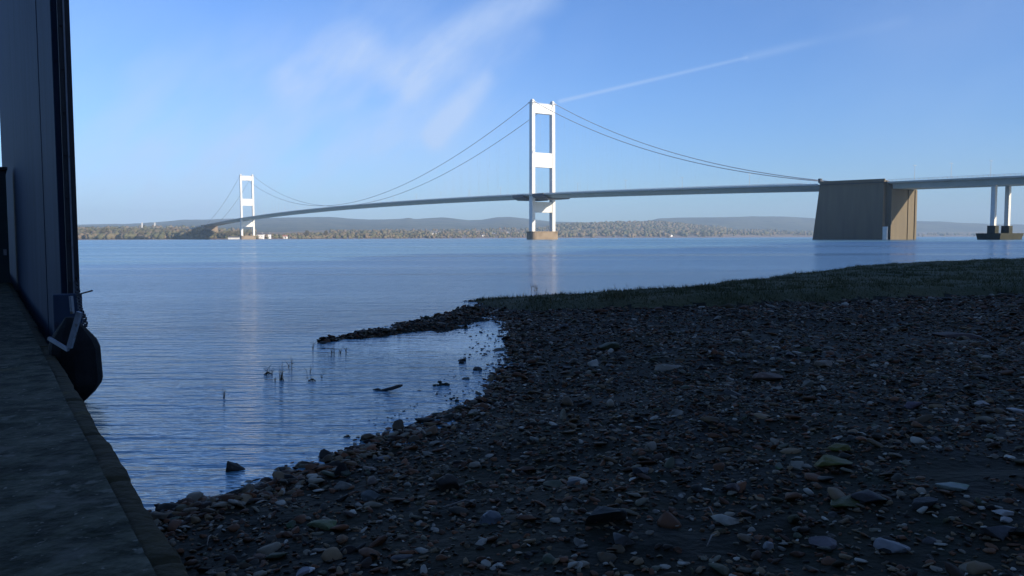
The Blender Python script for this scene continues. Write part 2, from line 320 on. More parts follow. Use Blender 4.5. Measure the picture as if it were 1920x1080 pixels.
def vnoise(X, Y, s, seed=0):
    X = X / s; Y = Y / s; xi = np.floor(X).astype(np.int64); yi = np.floor(Y).astype(np.int64); fx = X - xi; fy = Y - yi
    fx = fx*fx*(3-2*fx); fy = fy*fy*(3-2*fy)
    def h(a, b):
        v = (a * 374761393 + b * 668265263 + seed * 974711) & 0xffffffff; v = ((v ^ (v >> 13)) * 1274126177) & 0xffffffff
        return ((v ^ (v >> 16)) & 0xffff) / 65535.0
    return (h(xi, yi)*(1-fx) + h(xi+1, yi)*fx)*(1-fy) + (h(xi, yi+1)*(1-fx) + h(xi+1, yi+1)*fx)*fy - .5
spit = [(w2(600, 642), .06), (w2(640, 634), .20), (w2(700, 627), .30), (w2(800, 614), .66), (w2(850, 600), .62), (w2(872, 588), .40), (w2(892, 579), .2)]
def ground_z(X, Y):
    X = np.asarray(X, float); Y = np.asarray(Y, float)
    d = seg_dist(X, Y, coast); ins = inside(X, Y, coast)
    d = np.where(ins, d, -d) + vnoise(X, Y, .5, 3) * .26 + vnoise(X, Y, .17, 4) * .08
    z = np.where(d < 0, np.maximum(d * .10, -.9), np.where(d < 2.2, d * .085, .187 + (d - 2.2) * .012))
    z = np.minimum(z, .48)
    z = z + (vnoise(X, Y, .22, 6) * .028 + vnoise(X, Y, .6, 7) * .035) * np.clip(d * 3 + .5, 0, 1) + (vnoise(X, Y, 1.3, 5) * .07 + vnoise(X, Y, 4, 9) * .10) * np.clip(d / 1.5, 0, 1)
    it = inside(X, Y, turf_poly); dt = seg_dist(X, Y, turf_poly)
    dt = np.where(it, dt, -dt) + vnoise(X, Y, .6, 11) * .25
    lift = np.clip((dt + .05) / .45, 0, 1); lift = lift * lift * (3 - 2 * lift)
    hgt = .06 + .16 * np.clip((X + .5) / 4, 0, 1)
    z = z + lift * (hgt + vnoise(X, Y, 2.5, 12) * .08 + vnoise(X, Y, .5, 13) * .04)
    # spit
    D = np.full(X.shape, -9.0)
    for i in range(len(spit) - 1):
        (ax, ay), wa = spit[i]; (bx, by), wb = spit[i + 1]; dx, dy = bx - ax, by - ay
        t = np.clip(((X - ax) * dx + (Y - ay) * dy) / (dx*dx + dy*dy), 0, 1)
        D = np.maximum(D, 1 - np.hypot(X - ax - t*dx, Y - ay - t*dy) / (wa + (wb - wa) * t))
    zs = np.clip(D, -3, .7) * .11 + vnoise(X, Y, .3, 21) * .10 + vnoise(X, Y, .12, 22) * .03 - .012
    return np.maximum(z, np.where(D > -3, zs, -9)), dt
def grid_mesh(name, X, Y, Z):
    ny, nx = X.shape; V = np.stack([X, Y, Z], -1).reshape(-1, 3)
    idx = np.arange(ny * nx).reshape(ny, nx)
    T = np.stack([idx[:-1, :-1], idx[:-1, 1:], idx[1:, 1:], idx[1:, :-1]], -1).reshape(-1, 4)
    return np_mesh(name, V, T, 4)
# rows get wider apart with distance, as the terrain needs less detail there
rows = np.concatenate([np.linspace(-25, 2, 28)[:-1], 2 * (220 / 2) ** (np.linspace(0, 1, 380))])
u_ = np.linspace(-1, 1, 420)
XX = np.empty((len(rows), len(u_))); YY = np.empty_like(XX)
for j, y in enumerate(rows):
    half = max(6, 6 + abs(y) * .75); xa, xb = -half * .9, half * 1.15
    if y > 60: xb = y * 1.15
    XX[j] = (xa + xb) / 2 + u_ * (xb - xa) / 2; YY[j] = y
ZZ, DT = ground_z(XX, YY)
# keep ground out of the way of the far view where it is under water
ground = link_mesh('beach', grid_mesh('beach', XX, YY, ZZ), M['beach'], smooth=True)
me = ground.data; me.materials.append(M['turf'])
dtf = (DT[:-1, :-1] + DT[1:, 1:]) / 2
me.polygons.foreach_set('material_index', (dtf.ravel() > .02).astype(np.int32)); me.update()
tag(ground, 'dark silt foreshore rising to a turf bank beside the water', 'beach', kind='structure')

# stones ------------------------------------------------------------
def ico(sub):
    bm = bmesh.new(); bmesh.ops.create_icosphere(bm, subdivisions=sub, radius=1)
    V = np.array([v.co[:] for v in bm.verts]); T = np.array([[v.index for v in f.verts] for f in bm.faces]); bm.free(); return V, T
ICO = {s: ico(s) for s in (1, 2, 3, 4)}
def stone_template(sub, cuts=9, lo=.55, hi=.92, seed=0, flat=(1, .8, .5)):
    V, T = ICO[sub]; V = V.copy(); r = np.random.default_rng(seed)
    for _ in range(cuts):
        n = r.normal(size=3); n /= np.linalg.norm(n); o = r.uniform(lo, hi); d = V @ n
        V -= np.outer(np.maximum(d - o, 0), n) * .92
    return V * np.array(flat), T
def scatter(temps, pts, sizes, rgen, tilt=.3, sink=.25):
    Vs, Ts, off = [], [], 0
    k = rgen.integers(0, len(temps), len(pts))
    for ti, (V, T) in enumerate(temps):
        sel = np.where(k == ti)[0]
        if not len(sel): continue
        n = len(sel); s = sizes[sel]; a = rgen.uniform(0, 2*np.pi, n); tx = rgen.normal(0, tilt, n); ty = rgen.normal(0, tilt, n)
        asp = rgen.uniform(.75, 1.3, (n, 3)); asp[:, 2] = rgen.uniform(.6, 1.2, n)
        P_ = V[None] * (asp * s[:, None])[:, None, :]
        # tilt then spin
        c, q = np.cos(tx)[:, None], np.sin(tx)[:, None]
        y, z = P_[..., 1] * c - P_[..., 2] * q, P_[..., 1] * q + P_[..., 2] * c
        c, q = np.cos(ty)[:, None], np.sin(ty)[:, None]
        x, z = P_[..., 0] * c + z * q, -P_[..., 0] * q + z * c
        c, q = np.cos(a)[:, None], np.sin(a)[:, None]
        x, y = x * c - y * q, x * q + y * c
        G = np.stack([x, y, z], -1) + pts[sel][:, None, :]; G[..., 2] += (s * (.5 - sink))[:, None] * .6
        Vs.append(G.reshape(-1, 3)); Ts.append((T[None] + (np.arange(n) * len(V))[:, None, None] + off).reshape(-1, 3)); off += n * len(V)
    return np.concatenate(Vs), np.concatenate(Ts)
JD = np.array([-.552, .834]); JR = np.array([.834, .552])    # jetty direction and its right-hand normal
def beach_pts(n, y0, y1, x_lo=-.62, x_hi=.80, margin=2.0):
    Y = np.sqrt(rng.uniform(y0**2, y1**2, n)); X = rng.uniform(0, 1, n) * ((x_hi - x_lo) * Y + margin) + x_lo * Y - margin / 2
    Z, dt = ground_z(X, Y)
    Z = Z + 0; cl = .35 * (Z < .06) + vnoise(X, Y, .9, 31) + vnoise(X, Y, .35, 32) * .6
    ok = (Z > -.05) & (dt < -.02) & (X * JR[0] + Y * JR[1] > .62) & ((Z > -.02) | (rng.uniform(size=n) < .45)) & (cl > -.42 + rng.uniform(-.2, .1, n))
    return np.stack([X, Y, Z], -1)[ok]
near_t = [stone_template(2, 11, .35, .85, 100 + i, (1, random.uniform(.55, .95), random.uniform(.25, .5))) for i in range(16)]
far_t = [stone_template(1, 5, .6, .95, 200 + i, (1, random.uniform(.6, .95), random.uniform(.35, .6))) for i in range(10)]
parts_ = []; off = 0
for (n, y0, y1, smin, smed, smax, temps) in ((34000, 2.2, 8.5, .008, .0185, .070, near_t), (900, 2.2, 9, .035, .05, .08, near_t), (46000, 8.5, 17, .011, .024, .08, near_t),
                                           (900, 8.5, 17, .045, .06, .10, near_t), (26000, 15, 40, .025, .045, .12, far_t)):
    pts = beach_pts(n, y0, y1); s = np.clip(np.exp(rng.normal(math.log(smed), .42, len(pts))), smin, smax)
    V, T = scatter(temps, pts, s, rng, tilt=.28); parts_.append((V, T + off)); off += len(V)
X = []; sh_ = np.array(shore[3:]); 
i_ = rng.integers(0, len(sh_) - 1, 2600); t_ = rng.uniform(0, 1, 2600)[:, None]; q_ = sh_[i_] * (1 - t_) + sh_[i_ + 1] * t_ + rng.normal(0, .10, (2600, 2)) + np.array([.06, -.05]); z_, _d = ground_z(q_[:, 0], q_[:, 1])
ok = (z_ > -.035) & (z_ < .10) & (q_ @ JR > .6); pts = np.column_stack([q_, z_])[ok]; s = np.clip(np.exp(rng.normal(math.log(.032), .45, len(pts))), .015, .085); V, T = scatter(near_t, pts, s, rng, tilt=.3); parts_.append((V, T + off)); off += len(V)
sp_ = np.array([p[0] for p in spit]); i_ = rng.integers(0, len(sp_) - 1, 1800); t_ = rng.uniform(-.3, 1, 1800)[:, None]; q_ = sp_[i_] * (1 - t_) + sp_[i_ + 1] * t_ + rng.normal(0, .25, (1800, 2)); z_, _d = ground_z(q_[:, 0], q_[:, 1])
ok = (z_ > -.05); pts = np.column_stack([q_, z_])[ok]; s = np.clip(np.exp(rng.normal(math.log(.03), .4, len(pts))), .015, .08); V, T = scatter(near_t, pts, s, rng, tilt=.3); parts_.append((V, T + off)); off += len(V)
n_ = 420; u1 = rng.uniform(0, 1, n_); py_ = rng.uniform(598, 800, n_); ex_ = np.interp(py_, [598, 620, 662, 702, 740, 768, 800], [945, 955, 962, 938, 915, 850, 755]); px_ = ex_ - 100 * u1 ** 1.8
q_ = np.array([w2(a, b) for a, b in zip(px_, py_)]); pts = np.column_stack([q_, np.full(n_, -.004)]); s = rng.uniform(1.5, 4.5, n_) * np.hypot(q_[:, 0], q_[:, 1]) / F; V, T = scatter(near_t, pts, s, rng, tilt=.2); parts_.append((V, T + off)); off += len(V)
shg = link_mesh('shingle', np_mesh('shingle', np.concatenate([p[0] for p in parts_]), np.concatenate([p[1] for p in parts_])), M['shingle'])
tag(shg, 'dark mixed shingle and pebbles covering the foreshore', 'shingle', kind='stuff')

# turf blades ---------------------------------------------------------
def blades(n, fx, hmin, hmax, wid, name, m, tall=None):
    X, Y = fx(n); Z, dt = ground_z(X, Y); ok = (dt > -.05) & (Z > 0.0); X, Y, Z = X[ok], Y[ok], Z[ok]; n = len(X)
    h = rng.uniform(hmin, hmax, n) * (1 + .5 * vnoise(X, Y, .8, 44)); a = rng.uniform(0, np.pi, n); w = wid * rng.uniform(.6, 1.4, n) * (1 + Y / 40)
    lean = rng.normal(0, .4, (n, 2)) * h[:, None]
    A = np.stack([X - np.cos(a)*w, Y - np.sin(a)*w, Z - .01], -1); B = np.stack([X + np.cos(a)*w, Y + np.sin(a)*w, Z - .01], -1); C = np.stack([X + lean[:, 0], Y + lean[:, 1], Z + h], -1)
    return np.stack([A, B, C], 1).reshape(-1, 3)
def turf_area(n):
    Y = 14.5 + 45 * rng.uniform(0, 1, n) ** 1.6; X = rng.uniform(0, 1, n) * (.85 * Y + 2.5) - 1.8; return X, Y
V = blades(130000, turf_area, .02, .055, .006, '', None)
tx, ty = turf_area(900)
def tuss(n):
    i = rng.integers(0, len(tx), n); return tx[i] + rng.normal(0, .09, n) * (1 + ty[i] / 30), ty[i] + rng.normal(0, .09, n) * (1 + ty[i] / 30)
V = np.concatenate([V, blades(42000, tuss, .05, .13, .006, '', None)])
def edge_area(n):
    i = rng.integers(0, 6, n); t = rng.uniform(0, 1, n); A = np.array(grass_edge_far[:7]); p = A[i] * (1-t)[:, None] + A[i+1] * t[:, None]
    p = p + rng.normal(0, .25, (n, 2)); return p[:, 0], p[:, 1]
V2 = np.concatenate([blades(9000, edge_area, .04, .11, .006, '', None), blades(500, edge_area, .14, .26, .004, '', None)])
cl = rng.uniform(0, 1, (140,)); 
V = np.concatenate([V, V2]); g = link_mesh('grass', np_mesh('grass', V, np.arange(len(V)).reshape(-1, 3)), M['blade'])
tag(g, 'short dark saltmarsh grass covering the bank', 'grass', kind='stuff')

# ------------------------------------------------------------------ individual rocks
rocks_done = 0
def rock(px, py, wpx, hratio, c, label, z=None, name='rock', moss=None, grp=None, seed=None, flat=None, cat='rock', rot=None, sub=4, cuts=11, mt=None, sinkf=.25, deep=.75):
    global rocks_done; rocks_done += 1
    zg = .2
    for _ in range(6):
        p = P(px, py, zg); zz, _d = ground_z(np.array([p.x]), np.array([p.y])); zg = float(max(zz[0], -.02))
    p = P(px, py, zg if z is None else z)
    dist = (p - cam.location).length; s = wpx / F * dist / 2
    V, T = stone_template(sub, cuts, .34, .80, seed or 500 + rocks_done, (1, deep, 1))
    V = V.copy(); V[:, 2] *= hratio
    for i in range(len(V)):
        q = Vector(V[i] * 2.2 + rocks_done); V[i] *= 1 + .10 * mnoise.noise(q) + .05 * mnoise.noise(q * 3)
    V *= s; V[:, 2] += s * hratio * (.8 - sinkf * 2)
    o = link_mesh(name, np_mesh(name, V, T), mt or rockmat(name + '_stone', c, moss=moss), loc=p, rz=rot if rot is not None else random.uniform(-.4, .4))
    return tag(o, label, cat, grp)
ROCKS = [
 (438, 887, 34, .75, (.02,.018,.016), 'round dark boulder standing alone in the shallow water'),
 (1668, 1030, 62, .42, (.14,.145,.17), 'pale bluish triangular slab lying at the bottom right'),
 (1788, 917, 54, .30, (.16,.19,.20), 'pale flat pointed stone right of the mossy block'),
 (1562, 872, 66, .36, (.055,.055,.012), 'squarish yellow green mossy block on the shingle'),
 (1570, 842, 38, .4, (.065,.062,.016), 'small yellowish stone behind the mossy block'),
 (1585, 948, 66, .35, (.035,.040,.012), 'low olive mossy stone below the yellow green block'),
 (1252, 691, 54, .26, (.13,.12,.11), 'long pale flat stone in the upper middle of the beach'),
 (1548, 686, 34, .5, (.12,.10,.085), 'pale humped stone right of the long flat stone'),
 (1520, 722, 30, .55, (.15,.15,.15), 'light grey rounded cobble under the humped stone'),
 (1440, 712, 50, .35, (.07,.05,.045), 'reddish brown flat stone left of the grey cobble'),
 (1540, 1024, 52, .5, (.075,.07,.085), 'purplish grey square stone at the bottom right'),
 (1440, 1030, 20, .9, (.16,.17,.20), 'small upright pale grey stone by the purplish one'),
 (1870, 1003, 62, .45, (.06,.062,.075), 'broad grey stone near the lower right corner'),
 (1882, 964, 34, .3, (.22,.22,.24), 'narrow whitish stone above the broad grey stone'),
 (1885, 978, 24, .4, (.2,.2,.22), 'small whitish stone touching the narrow whitish one'),
 (1640, 938, 72, .3, (.03,.028,.032), 'dark flat slab between the mossy and pale stones'),
 (1730, 950, 58, .5, (.028,.03,.034), 'dark blocky rock under the pale flat pointed stone'),
 (1495, 877, 36, .55, (.13,.13,.12), 'light stone just left of the mossy block'),
 (1460, 878, 24, .7, (.09,.10,.09), 'greenish grey stone left of the light stone'),
 (1375, 922, 42, .5, (.04,.03,.03), 'dark red brown block in the lower middle of the beach'),
 (1130, 975, 78, .6, (.022,.024,.024), 'large dark humped boulder in the bottom middle'),
 (1165, 1020, 50, .6, (.05,.052,.058), 'grey angular rock in front of the dark humped boulder'),
 (1202, 888, 38, .7, (.055,.06,.075), 'blue grey boulder above the dark humped boulder'),
 (1076, 908, 34, .65, (.10,.105,.12), 'grey egg shaped stone in the middle of the beach'),
 (918, 980, 64, .45, (.055,.065,.085), 'wide blue grey stone in the lower middle'),
 (838, 915, 50, .7, (.025,.022,.02), 'dark brown boulder on the lower left shingle'),
 (696, 938, 36, .75, (.06,.07,.08), 'upright grey stone left of the dark brown boulder'),
 (608, 990, 58, .30, (.085,.10,.055), 'tilted pale green slab near the jetty'),
 (545, 988, 26, .6, (.05,.06,.05), 'small green grey cobble left of the tilted slab'),
 (482, 1048, 30, .6, (.16,.12,.11), 'pinkish round cobble at the bottom left'),
 (583, 1070, 22, .6, (.42,.42,.45), 'small bright white stone at the bottom edge'),
 (568, 1074, 30, .5, (.14,.15,.19), 'blue grey pebble touching the bright white stone'),
 (693, 880, 28, .35, (.14,.12,.115), 'pale flat oval stone near the water edge'),
 (932, 659, 34, .35, (.09,.08,.065), 'flat brown stone at the head of the pool'),
 (640, 890, 30, .6, (.035,.04,.035), 'dark green stone behind the waterline rocks'),
 (720, 862, 34, .4, (.05,.05,.06), 'grey stone behind the waterline near the pool'),
 (533, 886, 24, .8, (.03,.025,.022), 'dark rounded rock at the waterline, leftmost of its row'),
 (570, 876, 44, .5, (.035,.028,.022), 'long dark rock at the waterline, second of its row'),
 (618, 858, 34, .75, (.03,.028,.026), 'tall dark rock at the waterline left of the orange tinged pair'),
 (697, 824, 36, .5, (.06,.045,.03), 'low orange tinged rock at the waterline'),
 (748, 806, 34, .8, (.045,.035,.026), 'upright orange tinged rock at the waterline'),
 (793, 792, 50, .4, (.03,.03,.028), 'flat dark rock where the waterline turns to the pool'),
 (1040, 640, 30, .45, (.05,.045,.04), 'brown stone just right of the pool head'),
 (1145, 655, 48, .4, (.055,.06,.04), 'olive stone on the beach below the turf bank'),
 (1370, 740, 40, .4, (.05,.05,.055), 'dark grey flat stone in the right middle'),
 (1800, 632, 90, .14, (.04,.025,.022), 'long low dark red slab at the far right of the beach'),
 (1712, 765, 36, .5, (.06,.05,.07), 'mauve grey stone in the right middle'),
 (1905, 772, 30, .4, (.24,.24,.27), 'whitish flat stone at the right edge'),
 (1840, 760, 26, .4, (.17,.16,.17), 'light stone left of the whitish one at the right edge'),
 (1055, 785, 14, 1.9, (.15,.15,.13), 'thin upright pale stone in the middle of the beach'),
 (1895, 860, 18, .5, (.3,.29,.27), 'small cream pebble at the right edge'),
 (635, 820, 14, .5, (.03,.03,.03), 'tiny dark stone in the water off the orange tinged rocks'),
 (868, 679, 18, .5, (.02,.02,.02), 'dark stone in the pool, left of its close pair'),
 (864, 684, 12, .5, (.02,.02,.02), 'smallest dark stone beside the pair in the pool'),
 (893, 697, 20, .35, (.02,.02,.02), 'dark stone in the pool nearest the beach'),
 (603, 643, 16, .35, (.02,.018,.016), 'dark stone at the tip of the shingle spit'),
 (785, 736, 12, .35, (.02,.018,.016), 'flat dark stone just awash between driftwood and weed'),
]
for (px, py, w, hr, c, lab) in ROCKS:
    w *= 1.12
    if 'in the pool' in lab or 'awash' in lab: w *= 1.2; hr = max(hr, .7)
    if 'standing alone' in lab: w *= 1.1; hr = .9
    rock(px, py, w, hr, c, lab, moss=(c[0]*.8, c[1]*1.3, c[2]*.5) if ('mossy' in lab or 'green' in lab) else None)
# plainer cobbles nobody can tell apart
gm = [rockmat('cobble_stone', c) for c in ((.035,.035,.04), (.06,.045,.038), (.045,.05,.045), (.09,.085,.08))]
cob = []
pp = beach_pts(1400, 2.6, 26)
for p in pp[:90]:
    i = len(cob); px_w = random.uniform(.035, .075) * (1 + p[1] / 24)
    V, T = stone_template(3, 13, .32, .78, 900 + i, (1, .75, random.uniform(.25, .45))); V = V * px_w
    o = link_mesh('cobble', np_mesh('cobble', V, T), gm[i % 4], loc=(p[0], p[1], p[2] + px_w * .12), rz=random.uniform(0, 6))
    o.rotation_euler.x = random.gauss(0, .15)
    tag(o, 'dull wet cobble half sunk among the dark shingle', 'cobble', 'plain cobbles bedded in the shingle'); cob.append(o)

# floating and standing things in the shallows -----------------------------
def reed(px, py, hpx, n, spread, label, bush=False):
    p = P(px, py, 0); s = (p - cam.location).length / F; mb = MB()
    for k in range(n):
        a = random.uniform(0, 6.28); b = Vector((math.cos(a), math.sin(a) * .6, 0)) * spread * s * random.uniform(0, .5)
        h = hpx * s * random.uniform(.4, 1.0); l = Vector((random.gauss(0, .38), random.gauss(0, .3), 0)) * h
        pts = [b + Vector((0, 0, -.05)), b + l * .3 + Vector((0, 0, h * .5)), b + l + Vector((0, 0, h))]
        mb.tube(pts, [.42 * s, .36 * s, .15 * s], 5)
        for _q in range(random.randint(0, 2)):
            q = pts[0].lerp(pts[1], random.uniform(.5, 1.1)); mb.tube([q, q + Vector((random.choice((-1, 1)) * h * random.uniform(.15, .4), 0, h * random.uniform(.05, .3)))], [.4 * s, .15 * s], 4)
    if bush:
        mb.tube([Vector((-spread*s*.5, 0, 0)), Vector((0, 0, 3*s)), Vector((spread*s*.5, 0, 0))], [.8*s, 1.6*s, .6*s], 6)
    return tag(mb.build('reed_clump', M['reed'], loc=p), label, 'reeds')
reed(503, 702, 24, 7, 16, 'branching dark reed clump, leftmost of the row in the shallows', True)
reed(528, 712, 34, 9, 8, 'tallest upright reed clump between two branching ones', True)
reed(543, 692, 22, 6, 10, 'short forked reed clump leaning right in the shallows')
reed(516, 716, 12, 4, 4, 'tiny reed sprig in front of the tallest clump')
reed(580, 700, 32, 3, 5, 'pair of thin lone reed stalks right of the clumps')
reed(585, 714, 10, 6, 14, 'low bushy reed tuft in front of the lone stalks', True)
reed(421, 745, 18, 5, 5, 'small reed sprig standing alone farthest left')
reed(586, 655, 18, 3, 4, 'thin reed sprig off the end of the shingle spit')
reed(623, 665, 20, 5, 8, 'faint thin reeds, first of three beyond the lone stalks')
reed(637, 662, 12, 4, 8, 'faint short reeds, middle of three near the spit')
reed(650, 661, 12, 5, 8, 'faint short reeds, rightmost of three near the spit')
reed(602, 708, 8, 3, 4, 'tiny floating weed sprig right of the bushy tuft')
reed(1002, 546, 18, 6, 30, 'thin upright reeds at the water edge in front of the tower reflection')
def lump(px, py, wpx, hpx, label, n=7):
    p = P(px, py, 0); s = (p - cam.location).length / F; Vs, Ts, off = [], [], 0
    for k in range(n):
        V, T = stone_template(2, 6, .6, .95, 700 + k + px, (1, .7, .6)); r = wpx * s * random.uniform(.14, .24)
        c = np.array([random.uniform(-.36, .36) * wpx * s, random.uniform(-.3, .3) * wpx * s, random.uniform(-.2, .35) * hpx * s]); V = V * r + c
        Vs.append(V); Ts.append(T + off); off += len(V)
    return tag(link_mesh('seaweed_clump', np_mesh('seaweed', np.concatenate(Vs), np.concatenate(Ts)), M['weed'], loc=p), label, 'seaweed')
lump(833, 722, 26, 16, 'dark green weedy clump poking out of the pool')
lump(852, 752, 18, 16, 'ragged dark weed clump close to the beach edge', 12)
lump(820, 723, 16, 6, 'thin flat strip of weed left of the weedy clump', 9)
p = P(728, 733, 0); s = 5.6 / 1000 * 1.0; s = (p - cam.location).length / F
mb = MB().tube([(-22*s, 0, -.01), (-8*s, .01, .008), (8*s, -.01, .030), (20*s, .01, .050), (26*s, .02, .056)], [1.2*s, 2.6*s, 3.6*s, 3.4*s, 1.6*s], 7)
tag(mb.build('driftwood', M['wetwood'], bevel=.004, loc=p), 'wedge shaped dark driftwood piece jutting from the pool', 'driftwood')
p = P(708, 732, 0); mb = MB().tube([(-12*s, .05, -.01), (0, 0, .012), (14*s, -.02, -.01)], [.008, .016, .008], 6)
tag(mb.build('driftwood', M['wetwood'], loc=p), 'thin dark floating stick left of the driftwood wedge', 'driftwood')
def stick(a, b, r, label, z=.02, curve=.03):
    def gp(q):
        zg = .2
        for _ in range(5):
            p = P(q[0], q[1], zg); zz, _d = ground_z(np.array([p.x]), np.array([p.y])); zg = float(zz[0])
        return P(q[0], q[1], zg)
    A, B = gp(a), gp(b); mid = (A + B) / 2 + Vector((curve, curve, .02))
    o = MB().tube([Vector((0, 0, z)), (A - A) + (mid - A) + Vector((0, 0, z)), B - A + Vector((0, 0, z))], [r * .7, r, r * .5], 6).build('stick', M['drift'], loc=A, smooth=True)
    return tag(o, label, 'stick')
stick((1325, 1032), (1343, 1008), .004, 'short pale twig standing out on the shingle at the bottom', curve=.0)
stick((1305, 962), (1340, 978), .004, 'thin curved pale twig above the bottom middle stones')
stick((388, 1030), (396, 1010), .004, 'small pale upright twig near the jetty foot', curve=0)
stick((830, 958), (892, 950), .005, 'long pale thin stick above the wide blue grey stone')
stick((1752, 772), (1782, 784), .006, 'pale bent stick on the right of the beach')

# ------------------------------------------------------------------ jetty, fender wall, fender
EDGE = .53; JTOP = CAMZ - 1.10
jrz = math.atan2(JD[1], JD[0])             # jetty local x runs along JD, local -y is its right-hand side
def jl(t, r, z=0): return Vector((JD[0] * t + JR[0] * r, JD[1] * t + JR[1] * r, z))
jetty = tag(empty('jetty', (0, 0, 0), jrz), 'low weathered concrete jetty with stained edge running out at left', 'jetty')
# local frame: x = along, y = -(right)
def jgrid(name, x0, x1, y0, y1, nx, ny, fz, m):
    X, Y = np.meshgrid(np.linspace(x0, x1, nx), np.linspace(y0, y1, ny)); Z = fz(X, Y); return link_mesh(name, grid_mesh(name, X, Y, Z), m, jetty, smooth=True)
def ftop(X, Y): return JTOP + vnoise(X, Y, .35, 61) * .018 + vnoise(X, Y, .08, 62) * .008 + vnoise(X, Y, 2, 63) * .02 - .012 * (np.abs((X + 40) % 2.4 - 1.2) > 1.185)
jgrid('top_slab', -6, 42, -EDGE + .105, 5.5, 900, 110, ftop, M['jetty'])
# coping: rounded outer edge then vertical face, blocks with open joints
s_ = np.array([0, .02, .06, .095, .105, .11, .112, .113, .115, .118]); zz_ = np.array([-.012, -.006, -.008, -.016, -.03, -.06, -.2, -.4, -.8, -1.2])
xs_ = np.linspace(-6, 42, 1200); X, Sx = np.meshgrid(xs_, s_); _, Zx = np.meshgrid(xs_, zz_)
Yc = -EDGE + .107 - Sx - vnoise(X, Zx * 3, .4, 66) * .018 * (Sx > .05) - vnoise(X, Zx * 5, .12, 67) * .016 * (Sx > .05)
Zc = JTOP + Zx + (vnoise(X, Sx, .3, 68) * .02 + vnoise(X, Sx, .1, 69) * .01) * (Sx < .11) - .02 * (np.abs((X + 40) % 1.1 - .55) > .535) * (Sx < .11)
link_mesh('coping', grid_mesh('coping', X, Yc, Zc), M['coping'], jetty, smooth=True)
mb = MB().box(-6, 42, -EDGE + .14, 5.5, -1.2, JTOP - .05); mb.build('core', M['jetty'], jetty)

fw = tag(empty('fender_wall', jl(0, 0, 0), jrz), 'tall blue grey steel fender wall rising beside the jetty', 'fender wall')
ZT = 14.0
MB().box(10.05, 38.0, -.84, -.68, -1.0, ZT).build('plate', M['steelblue'], fw, bevel=.01)
MB().box(9.75, 10.05, -.77, -.74, -1.0, ZT).build('web', M['steeldark'], fw)
MB().box(9.70, 9.75, -.835, -.72, .42, ZT).build('flange', M['steeldark'], fw, bevel=.006)
MB().box(9.685, 9.698, -.785, -.77, .5, ZT).build('edge_strip', M['paleiron'], fw)
for x in (12.4,):
    MB().box(x, x + .05, -.682, -.672, -.5, ZT).build('rib', M['steelblue'], fw)
MB().box(9.55, 9.70, -.84, -.57, .50, 1.02).build('lower_panel', M['steelblue'], fw, bevel=.01)
for zz0 in np.arange(.7, 5.0, .45):
    MB().tube([(9.70, -.75, zz0), (9.675, -.75, zz0)], .014, 6).build('bolt', M['steeldark'], fw)
# angle iron bracket
p1, p2, p3 = Pd(91, 634, 7.5), Pd(128, 656, 7.35), Pd(149, 585, 7.35)
brk = tag(empty('bracket', p2), 'pale bent angle iron bracket below the steel fender wall', 'bracket')
def barseg(a, b, w, name):
    a = a - p2; b = b - p2; d = (b - a).normalized(); s1 = d.cross(Vector((0, 1, 0))).normalized() * w / 2; s2 = Vector((0, .02, 0))
    mb = MB(); mb.prism([a - s1 - s2, a + s1 - s2, a + s1 + s2, a - s1 + s2], [b - s1 - s2, b + s1 - s2, b + s1 + s2, b - s1 + s2]); return mb.build(name, M['paleiron'], brk)
barseg(p1, p2, .028, 'lower_arm'); barseg(p2 + Vector((.012, 0, .02)), p3, .042, 'upper_arm')
barseg(Pd(136, 588, 7.3), Pd(133, 555, 7.3), .02, 'stay')
# fender bag
fc = Pd(143, 680, 7.7)
prof = [(-.39, .03), (-.36, .07), (-.27, .16), (-.19, .215), (-.15, .225), (.16, .228), (.24, .205), (.36, .12), (.42, .07), (.46, .04)]
mb = MB(); n = 14; rings = []
for zz0, r in prof: rings.append([mb.bm.verts.new((r * math.cos(2*math.pi*k/n + .2) * (1 + .05*math.sin(3*k)) - .12 * max(0, zz0), r * math.sin(2*math.pi*k/n + .2), zz0)) for k in range(n)])
for i in range(len(rings) - 1):
    for k in range(n): mb.bm.faces.new((rings[i][k], rings[i][(k+1) % n], rings[i+1][(k+1) % n], rings[i+1][k]))
mb.bm.faces.new(rings[0][::-1]); mb.bm.faces.new(rings[-1])
fender = mb.build('boat_fender', M['rubber'], loc=fc + Vector((-.02, .05, -.02)))
tag(fender, 'bulky black rubber fender hanging over the jetty edge on a chain', 'fender')
ch_pts = [Pd(142, 505, 8.6), Pd(144, 530, 8.5), Pd(148, 560, 8.2), Pd(151, 580, 7.9), Pd(158, 595, 7.7), Pd(161, 612, 7.5), Pd(167, 624, 7.45)]
chain = MB(); o0 = ch_pts[0]
tot_pts = []
for a, b in zip(ch_pts[:-1], ch_pts[1:]):
    k = max(1, int((b - a).length / .05))
    for i in range(k): tot_pts.append(a.lerp(b, i / k))
for i in range(len(tot_pts) - 1):
    a, b = tot_pts[i] - o0, tot_pts[i + 1] - o0; d = (b - a); s1 = (Vector((0, 1, 0)) if i % 2 else Vector((1, 0, 0))) * .018
    ring = [a, a + d * .15 + s1, a + d * .85 + s1, b + d * .1, a + d * .85 - s1, a + d * .15 - s1, a]
    chain.tube(ring, .009, 5, cap=False)
tag(chain.build('chain', M['steeldark'], loc=o0, smooth=True), 'dark rusty chain hanging down the fender wall edge', 'chain')
a = Pd(143, 553, 7.9); b = Pd(173, 545, 7.8)
tag(MB().tube([(0, 0, 0), b - a], .008, 6).build('rod', M['steeldark'], loc=a), 'thin dark rod sticking out over the water above the fender', 'rod')
cb = tag(empty('jetty_cabinet', jl(24.5, 0, 0), jrz), 'dark green boarded cabinet on the jetty behind the fender wall', 'cabinet')
